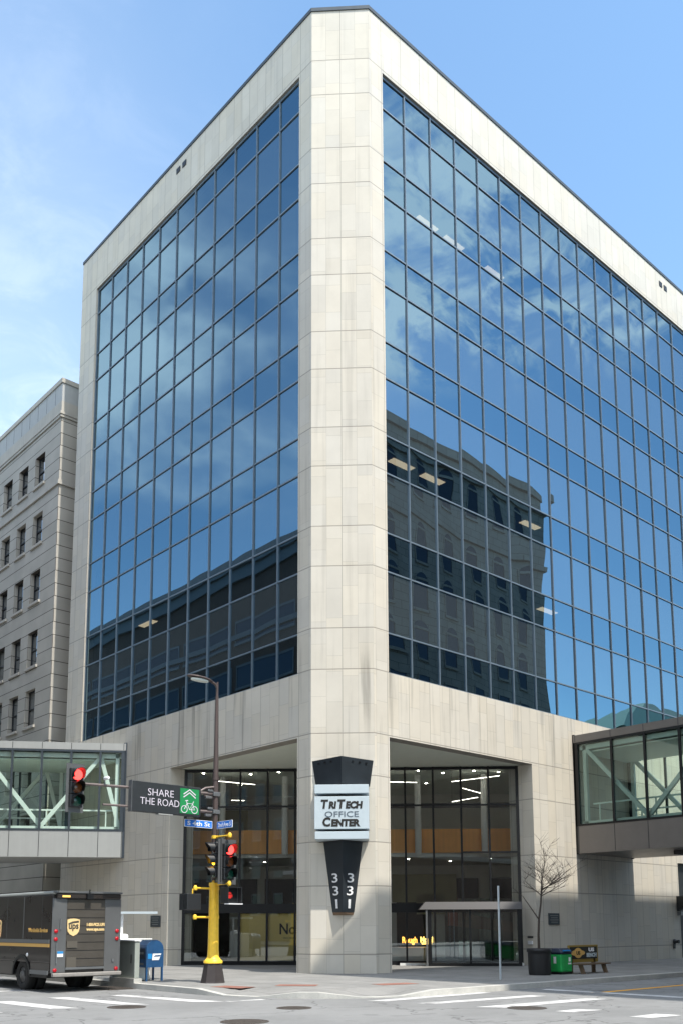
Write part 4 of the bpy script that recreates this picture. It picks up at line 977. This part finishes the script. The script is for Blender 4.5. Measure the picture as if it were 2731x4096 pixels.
cbm.loft([(TX0 + .03, TY1 - 1.4, 1.35), (TX1 - .03, TY1 - 1.4, 1.35), (TX1 - .05, TY1 - .3, 1.35), (TX0 + .05, TY1 - .3, 1.35)], [(TX0 + .05, TY1 - 1.4, TZ - .12), (TX1 - .05, TY1 - 1.4, TZ - .12), (TX1 - .1, TY1 - .75, TZ - .15), (TX0 + .1, TY1 - .75, TZ - .15)])
cbm.build('cab', M['truck'], tk)
MB().quad((TX0 + .2, TY1 - .37, 1.45), (TX1 - .2, TY1 - .37, 1.45), (TX1 - .22, TY1 - .70, TZ - .35), (TX0 + .22, TY1 - .70, TZ - .35)).build('windscreen', M['winglass'], tk)
# rear
for xa, xb in ((TX0 + .005, TX0 + .42), (TX1 - .49, TX1 - .005)): MB().box(xa, xb, TY0 - .012, TY0 + .019, .52, TZ - .2).build('corner_post', M['trucktrim'], tk, bevel=.01)
MB().box(TX0 + .425, TX1 - .495, TY0 - .002, TY0 + .018, .64, TZ - .23).build('rear_door', M['truckdoor'], tk)
dl = MB()
for k_ in range(8): dl.box(TX0 + .43, TX1 - .50, TY0 - .008, TY0 - .002, .66 + .22 * k_ + .0, .672 + .22 * k_)
dl.build('door_slat_seam', M['black'], tk)
MB().box(TX0 + .42, TX1 - .49, TY0 - .03, TY0 - .004, .60, .66).build('door_sill', M['grey'], tk)
MB().box(TX0 + .1, TX1 - .05, TY0 - .08, TY0 + .02, TZ - .195, TZ - .06).build('header', M['truck'], tk, bevel=.02)
hm = MB(); hm.box(TX0 + .02, TX1 - .02, TY0 - .10, TY0 + .015, TZ - .055, TZ - .01); hm.build('header_trim', M['trucktrim'], tk)
MB().box(TX0 + .24, TX0 + .46, TY0 - .10, TY0 - .081, TZ - .17, TZ - .12).build('marker_lamp', emit('amber_marker', (1, .6, .15), .9), tk)
rc = MB(); rc.box(-8.62, -8.44, TY0 - .16, TY0 - .081, TZ - .21, TZ - .06); rc.tube([(-8.53, TY0 - .11, TZ - .06), (-8.53, TY0 - .11, TZ + .05)], .02, 6); rc.build('rear_camera', M['black'], tk)
MB().box(TX0 + .02, TX1 - .02, TY0 - .16, TY0 - .013, .42, .52).build('bumper', pm('worn_bumper', (.33, .31, .29), .5, .3, var=.25, scale=6), tk, bevel=.02)
for x in (TX0 + .12, TX1 - .12):
    for z in (.66 - .13, 1.41, 1.62):
        MB().lathe((x, TY0 - .013, z + (.06 if z < .6 else 0)), [(.055, 0), (.055, .02), (.03, .03)], 12, axis='Y').build('tail_light', M['redlens'], tk)
pl = MB().box(TX0 + .17, TX0 + .34, TY0 - .03, TY0 - .013, .94, 1.09).build('number_plate', M['signwhite'], tk); MB().box(TX0 + .17, TX0 + .34, TY0 - .034, TY0 - .0305, 1.03, 1.09).build('blue_band', M['skyblue'], pl)
dh = MB(); dh.box(TX0 + .44, TX0 + .74, TY0 - .03, TY0 - .009, 1.18, 1.36); dh.box(TX0 + .44, TX0 + .72, TY0 - .03, TY0 - .009, .66, .93); dh.build('door_panel_patch', pm('dull_bronze_patch', (.10, .09, .075), .4), tk)
lt = MB(); lt.box(TX0 + .13, TX0 + .16, TY0 - .05, TY0 - .013, .78, 1.3); lt.box(TX1 - .26, TX1 - .2, TY0 - .04, TY0 - .013, .78, .86); lt.box(TX0 + .22, TX0 + .25, TY0 - .05, TY0 - .013, 1.68, 1.95); lt.build('grab_handle', M['grey'], tk)
def shield(c, right, k_, par):
    c, rv = Vector(c), Vector(right); nv = rv.cross(Vector((0, 0, 1))); uz = Vector((0, 0, 1))
    prof = [(-.5, .5), (-.25, .56), (0, .58), (.25, .56), (.5, .5), (.5, -.05), (.45, -.28), (.3, -.46), (0, -.6), (-.3, -.46), (-.45, -.28), (-.5, -.05)][::-1]
    o = MB().loft([c + rv * a * k_ * .9 + uz * b * k_ for a, b in prof], [c + nv * .012 + rv * a * k_ * .9 + uz * b * k_ for a, b in prof]).build('shield_emblem', M['goldpale'], par)
    a_ = MB(); pp = [(-.42, .26), (-.1, .38), (.42, .44), (.42, .30), (.05, .27), (-.42, .16)][::-1]
    a_.loft([c + nv * .0125 + rv * a * k_ * .9 + uz * b * k_ for a, b in pp], [c + nv * .016 + rv * a * k_ * .9 + uz * b * k_ for a, b in pp]); a_.build('emblem_swoosh', M['truckdoor'], o)
    text('emblem_lettering', 'ups', M['truckdoor'], o, c + nv * .014 + uz * (-.04 * k_), rv, uz, .62 * k_, .72 * k_, ext=.002, off=.02 * k_)
shield((-8.93, TY0 - .004, 1.73), (1, 0, 0), .40, tk)
shield((TX0 - .002, 4.55, 1.63), (0, -1, 0), .56, tk)
text('lettering', '1-800-PICK-UPS', M['goldpale'], tk, (-8.275, TY0 - .01, 1.80), (1, 0, 0), (0, 0, 1), .11, .54, off=.006)
text('lettering', 'www.ups.com', M['goldpale'], tk, (-8.275, TY0 - .01, 1.65), (1, 0, 0), (0, 0, 1), .11, .54, off=.006)
text('lettering', 'Worldwide Services', M['gold'], tk, (TX0 - .003, 1.83, 1.65), (0, -1, 0), (0, 0, 1), .15, 1.2, off=.006)
MB().box(TX0 - .014, TX0 - .001, TY0 + .1, TY1 - 1.45, 1.20, 1.29).build('gold_stripe', M['gold'], tk)
MB().box(TX0 - .022, TX0 - .001, TY0 + .1, TY1 - 1.45, 1.30, 1.40).build('rub_rail', M['grey'], tk)
MB().box(TX0 - .03, TX0 + .0, TY0 + .12, 2.2, .47, .58).build('side_step', M['grey'], tk)
MB().lathe((TX0, 2.44, .98), [(.05, 0), (.05, .02), (.02, .03)], 10, axis='X').build('fuel_cap', M['signwhite'], tk)
sm = MB(); sm.box(TX0 - .004, TX0, 2.75, 2.80, 1.42, 2.58); 
for y_ in (1.6, 3.9, 4.9): sm.box(TX0 - .003, TX0, y_, y_ + .012, 1.42, 2.58)
sm.build('body_seam', M['trucktrim'], tk)
def wheel(x, y, sgn):
    w_ = MB().lathe((x, y, .42), [(.22, -.13), (.38, -.13), (.42, -.10), (.42, .10), (.38, .13), (.24, .13), (.23, .05), (.23, -.05)] if sgn > 0 else [(.22, -.13), (.38, -.13), (.42, -.10), (.42, .10), (.38, .13), (.22, .13)], 24, axis='X').build('wheel', M['rubber'], tk)
    MB().lathe((x - .06 * sgn, y, .42), [(.23, 0), (.21, .04 * sgn), (.12, .05 * sgn), (.10, .09 * sgn), (.03, .10 * sgn)], 18, axis='X').build('rim', pm('dusty_rim', (.12, .12, .12), .6, .3), w_)
wheel(TX0 + .16, 2.80, 1); wheel(TX0 + .46, 2.80, 1); wheel(TX1 - .16, 2.80, -1); wheel(TX1 - .46, 2.80, -1); wheel(TX0 + .18, 6.9, 1); wheel(TX1 - .18, 6.9, -1)

# ------------------------------------------------------------------ street furniture on the left
mb_ = thing('mailbox', 'blue round topped mailbox on four legs beside the grey cabinet', 'mailbox', (-6.02, 1.85, SW))
X0, X1, Y0, Y1 = -6.32, -5.74, 1.55, 2.1
ap = [(X0, .55), (X1, .55), (X1, 1.06)] + [((X0 + X1) / 2 + .29 * math.cos(R(a)), 1.06 + .29 * math.sin(R(a))) for a in range(15, 180, 15)] + [(X0, 1.06)]
MB().loft([(x, Y1, z) for x, z in ap][::-1], [(x, Y0, z) for x, z in ap][::-1]).build('body', M['blue'], mb_, bevel=.012)
lg = []
for x in (X0 + .03, X1 - .03):
    for y in (Y0 + .03, Y1 - .03): MB().box(x - .025, x + .025, y - .025, y + .025, SW, .549).build('leg', M['blue'], mb_)
MB().box(X0 - .015, X0 - .001, Y0 + .06, Y1 - .06, .8, 1.1).build('pull_door', M['navy'], mb_)
e_ = MB(); e_.loft([(X0 + .19, Y0 - .004, .76), (X0 + .42, Y0 - .004, .76), (X0 + .50, Y0 - .004, .95), (X0 + .21, Y0 - .004, .95)], [(X0 + .19, Y0 - .001, .76), (X0 + .42, Y0 - .001, .76), (X0 + .50, Y0 - .001, .95), (X0 + .21, Y0 - .001, .95)]); e_.f = [f[::-1] for f in e_.f]
em = e_.build('emblem', M['signwhite'], mb_)
e2 = MB(); e2.quad((X0 + .24, Y0 - .006, .86), (X0 + .44, Y0 - .006, .86), (X0 + .49, Y0 - .006, .91), (X0 + .29, Y0 - .006, .90)); e2.build('emblem_stripe', M['blue'], em)
MB().box(X0 + .05, X0 + .18, Y0 - .004, Y0 - .001, .80, .95).build('decal', M['skyblue'], mb_)
q = MB(); q.box(X0 - .004, X0 - .001, Y0 + .15, Y1 - .18, .62, .68); q.box(X0 - .019, X0 - .0155, Y0 + .14, Y1 - .14, .93, 1.0); q.build('label', M['grey'], mb_)
cbn = thing('signal_cabinet', 'grey green metal control cabinet between the delivery truck and the mailbox', 'cabinet', (-6.6, 1.75, SW))
MB().box(-6.95, -6.79, 1.12, 2.4, .28, 1.32).build('body', M['cabinet'], cbn, bevel=.02)
MB().box(-6.98, -6.76, 1.09, 2.43, 1.322, 1.36).build('lid', M['signwhite'], cbn, bevel=.01)
MB().box(-7.0, -6.74, 1.06, 2.46, SW, .278).build('plinth', M['kerb'], cbn)
MB().box(-6.965, -6.951, 1.3, 1.33, .7, .95).build('handle', M['black'], cbn)
wc = thing('utility_box', 'white metal utility box behind the blue mailbox', 'utility box', (-6.2, 2.65, SW))
MB().box(-6.72, -5.70, 2.35, 2.95, SW, 1.34).build('body', M['white'], wc, bevel=.02)
MB().box(-6.75, -5.67, 2.32, 2.98, 1.342, 1.38).build('lid', M['white'], wc, bevel=.01)
MB().box(-6.66, -6.24, 2.33, 2.349, .3, 1.25).build('door', M['lightgrey'], wc)
py_ = thing('parking_meter', 'pale slim parking pay post with a flat solar panel on an arm behind the cabinet', 'pay post', (-6.35, 3.0, SW))
MB().tube([(-6.35, 3.0, SW), (-6.35, 3.0, 2.12)], .05, 8).build('post', M['signwhite'], py_)
MB().obox((-5.95, 2.75, 2.16), Vector((.52, -.3, 0)), Vector((.12, .2, 0)), Vector((0, 0, .035))).build('solar_panel', M['paleblue'], py_)
MB().box(-6.5, -6.2, 2.8, 3.1, 1.28, 1.52).build('meter_head', M['signwhite'], py_, bevel=.06)
# ------------------------------------------------------------------ street furniture on the right
TBX, TBY = 4.75, -4.3
pl_ = thing('planter', 'tall black round planter tub holding the bare tree', 'planter', (TBX, TBY, SW))
MB().lathe((TBX, TBY, 0), [(.34, SW), (.36, .22), (.37, .8), (.375, .88), (.40, .89), (.40, 1.0), (.37, 1.0), (.35, .9)], 26).build('tub', pm('black_resin', (.014, .014, .016), .5), pl_)
MB().lathe((TBX, TBY, 0), [(.34, .85), (.34, .93)], 20).build('soil', pm('soil', (.04, .03, .02), .95, bump=1.0), pl_)
tr_ = thing('bare_tree', 'small leafless young tree growing in the black planter', 'tree', (TBX, TBY, .93))
tk_, tw = MB(), MB(); rt_ = random.Random(11)
def limb(mb, p, d, ln, r_, depth, maxd, bend=.25):
    n = 5; pts = [p]; rr = [r_]
    for i in range(n):
        d = (d + Vector((rt_.gauss(0, bend), rt_.gauss(0, bend), rt_.gauss(.04, bend * .5))) * .35).normalized(); p = p + d * ln / n; pts.append(p); rr.append(r_ * (1 - .55 * (i + 1) / n))
    mb.tube(pts, rr, 6 if r_ > .008 else 4)
    if depth < maxd:
        for k_ in range(rt_.randint(4, 7)):
            i = rt_.randint(1, n); a = rt_.uniform(0, 6.283); e = rt_.uniform(-.1, .7)
            nd = (d * .55 + Vector((math.cos(a), math.sin(a), e)) * .75).normalized()
            limb(tw, pts[i], nd, ln * rt_.uniform(.45, .7), max(rr[i] * .62, .0048), depth + 1, maxd)
    return pts
B0 = Vector((TBX, TBY, .93))
tp_ = [B0, B0 + Vector((.0, 0, .5)), B0 + Vector((.02, -.02, 1.0)), B0 + Vector((.10, -.06, 1.55)), B0 + Vector((.14, -.08, 2.1))]
tk_.tube(tp_, [.045, .038, .034, .03, .028], 8)
tk_.tube([tp_[2], tp_[2] + Vector((-.22, .16, .4)), tp_[2] + Vector((-.42, .3, .75))], [.024, .018, .012], 6)
tk_.build('trunk', M['bark'], tr_)
for a, e, l in ((3.9, .5, .9), (.8, 1.6, 1.2), (5.3, .55, 1.25), (5.9, .3, 1.3), (.0, .45, 1.0), (2.6, .8, .8), (4.7, .15, .9), (5.5, 1.0, 1.1)):
    limb(tw, tp_[4] + Vector((0, 0, rt_.uniform(-.35, .03))), Vector((math.cos(a), math.sin(a), e)).normalized(), l * .95, .017, 1, 3)
limb(tw, tp_[4], Vector((.05, 0, 1)), 1.25, .018, 1, 3, .18)
limb(tw, tp_[2] + Vector((-.42, .3, .75)), Vector((-.5, .4, .5)).normalized(), .5, .008, 2, 3)
tw.build('crown', M['bark'], tr_)
rbn = thing('recycling_bin', 'bright green recycling bin with dark blue lid next to the planter', 'bin', (5.7, -4.35, SW))
MB().box(5.406, 5.994, -4.68, -4.02, SW, .22).build('base', M['black'], rbn)
MB().box(5.389, 6.011, -4.70, -4.0, .222, .80).build('body', M['green'], rbn, bevel=.04)
MB().box(5.389, 6.011, -4.70, -4.0, .803, .855).build('collar', M['navy'], rbn, bevel=.02)
MB().loft([(5.364, -4.73, .858), (6.036, -4.73, .858), (6.036, -3.97, .858), (5.364, -3.97, .858)], [(5.414, -4.6, .99), (5.986, -4.6, .99), (5.986, -4.06, .99), (5.414, -4.06, .99)]).build('lid', M['navy'], rbn, bevel=.02)
MB().box(5.490, 5.868, -4.745, -4.70, .90, .94).build('slot', M['skyblue'], rbn)
dc = MB(); dc.box(5.801, 5.918, -4.706, -4.701, .56, .70); dc.box(5.767, 5.935, -4.706, -4.701, .47, .52); dc.box(5.384, 5.388, -4.5, -4.4, .5, .72); dc.build('sticker', M['signwhite'], rbn)
be = thing('bus_bench', 'wooden bus bench with a black and gold advertising backboard beside the green bin', 'bench', (6.95, -4.7, SW))
MB().box(6.02, 7.78, -4.56, -4.52, .50, 1.08).build('backrest', M['olive'], be, bevel=.008)
ad = MB().box(6.10, 7.70, -4.572, -4.5605, .62, 1.02).build('advert', M['ink'], be)
lo = MB(); lo.loft([(6.55 + .42 * math.cos(6.283 * q / 20), -4.573, .82 + .10 * math.sin(6.283 * q / 20)) for q in range(20)], [(6.55 + .42 * math.cos(6.283 * q / 20), -4.578, .82 + .10 * math.sin(6.283 * q / 20)) for q in range(20)])
lo.loft([(6.55 + .24 * math.cos(6.283 * q / 20), -4.579, .82 + .17 * math.sin(6.283 * q / 20)) for q in range(20)], [(6.55 + .24 * math.cos(6.283 * q / 20), -4.584, .82 + .17 * math.sin(6.283 * q / 20)) for q in range(20)]); lo.build('emblem', M['gold'], ad)
text('emblem_lettering', 'US', M['ink'], ad, (6.55, -4.586, .82), (1, 0, 0), (0, 0, 1), .16, .22, off=.006)
text('lettering', 'US', M['signwhite'], ad, (7.35, -4.575, .92), (1, 0, 0), (0, 0, 1), .16, .34, off=.01)
text('lettering', 'BENCH', M['paleblue'], ad, (7.36, -4.575, .74), (1, 0, 0), (0, 0, 1), .17, .60, off=.012)
se = MB()
for k_ in range(4): se.box(6.0, 7.82, -5.02 + .115 * k_, -4.92 + .115 * k_, .44, .48)
se.build('seat', M['wood'], be)
for x in (6.2, 7.55):
    q = MB(); q.box(x - .05, x + .05, -4.56, -4.46, SW, .98); q.build('rear_leg', M['wood'], be)
    q = MB(); q.loft([(x - .05, -5.05, SW), (x + .05, -5.05, SW), (x + .05, -4.93, SW), (x - .05, -4.93, SW)], [(x - .05, -4.95, .439), (x + .05, -4.95, .439), (x + .05, -4.83, .439), (x - .05, -4.83, .439)]); q.build('front_leg', M['wood'], be)
pp_ = thing('sign_post', 'thin galvanised sign post at the kerb in front of the entrance', 'post', (1.81, -4.99, SW))
q = MB(); q.box(1.785, 1.835, -5.0, -4.985, SW, 2.93); q.box(1.785, 1.80, -5.02, -5.001, SW, 2.93); q.box(1.82, 1.835, -5.02, -5.001, SW, 2.93); q.build('channel', pm('galvanised', (.62, .68, .72), .5, .2), pp_)
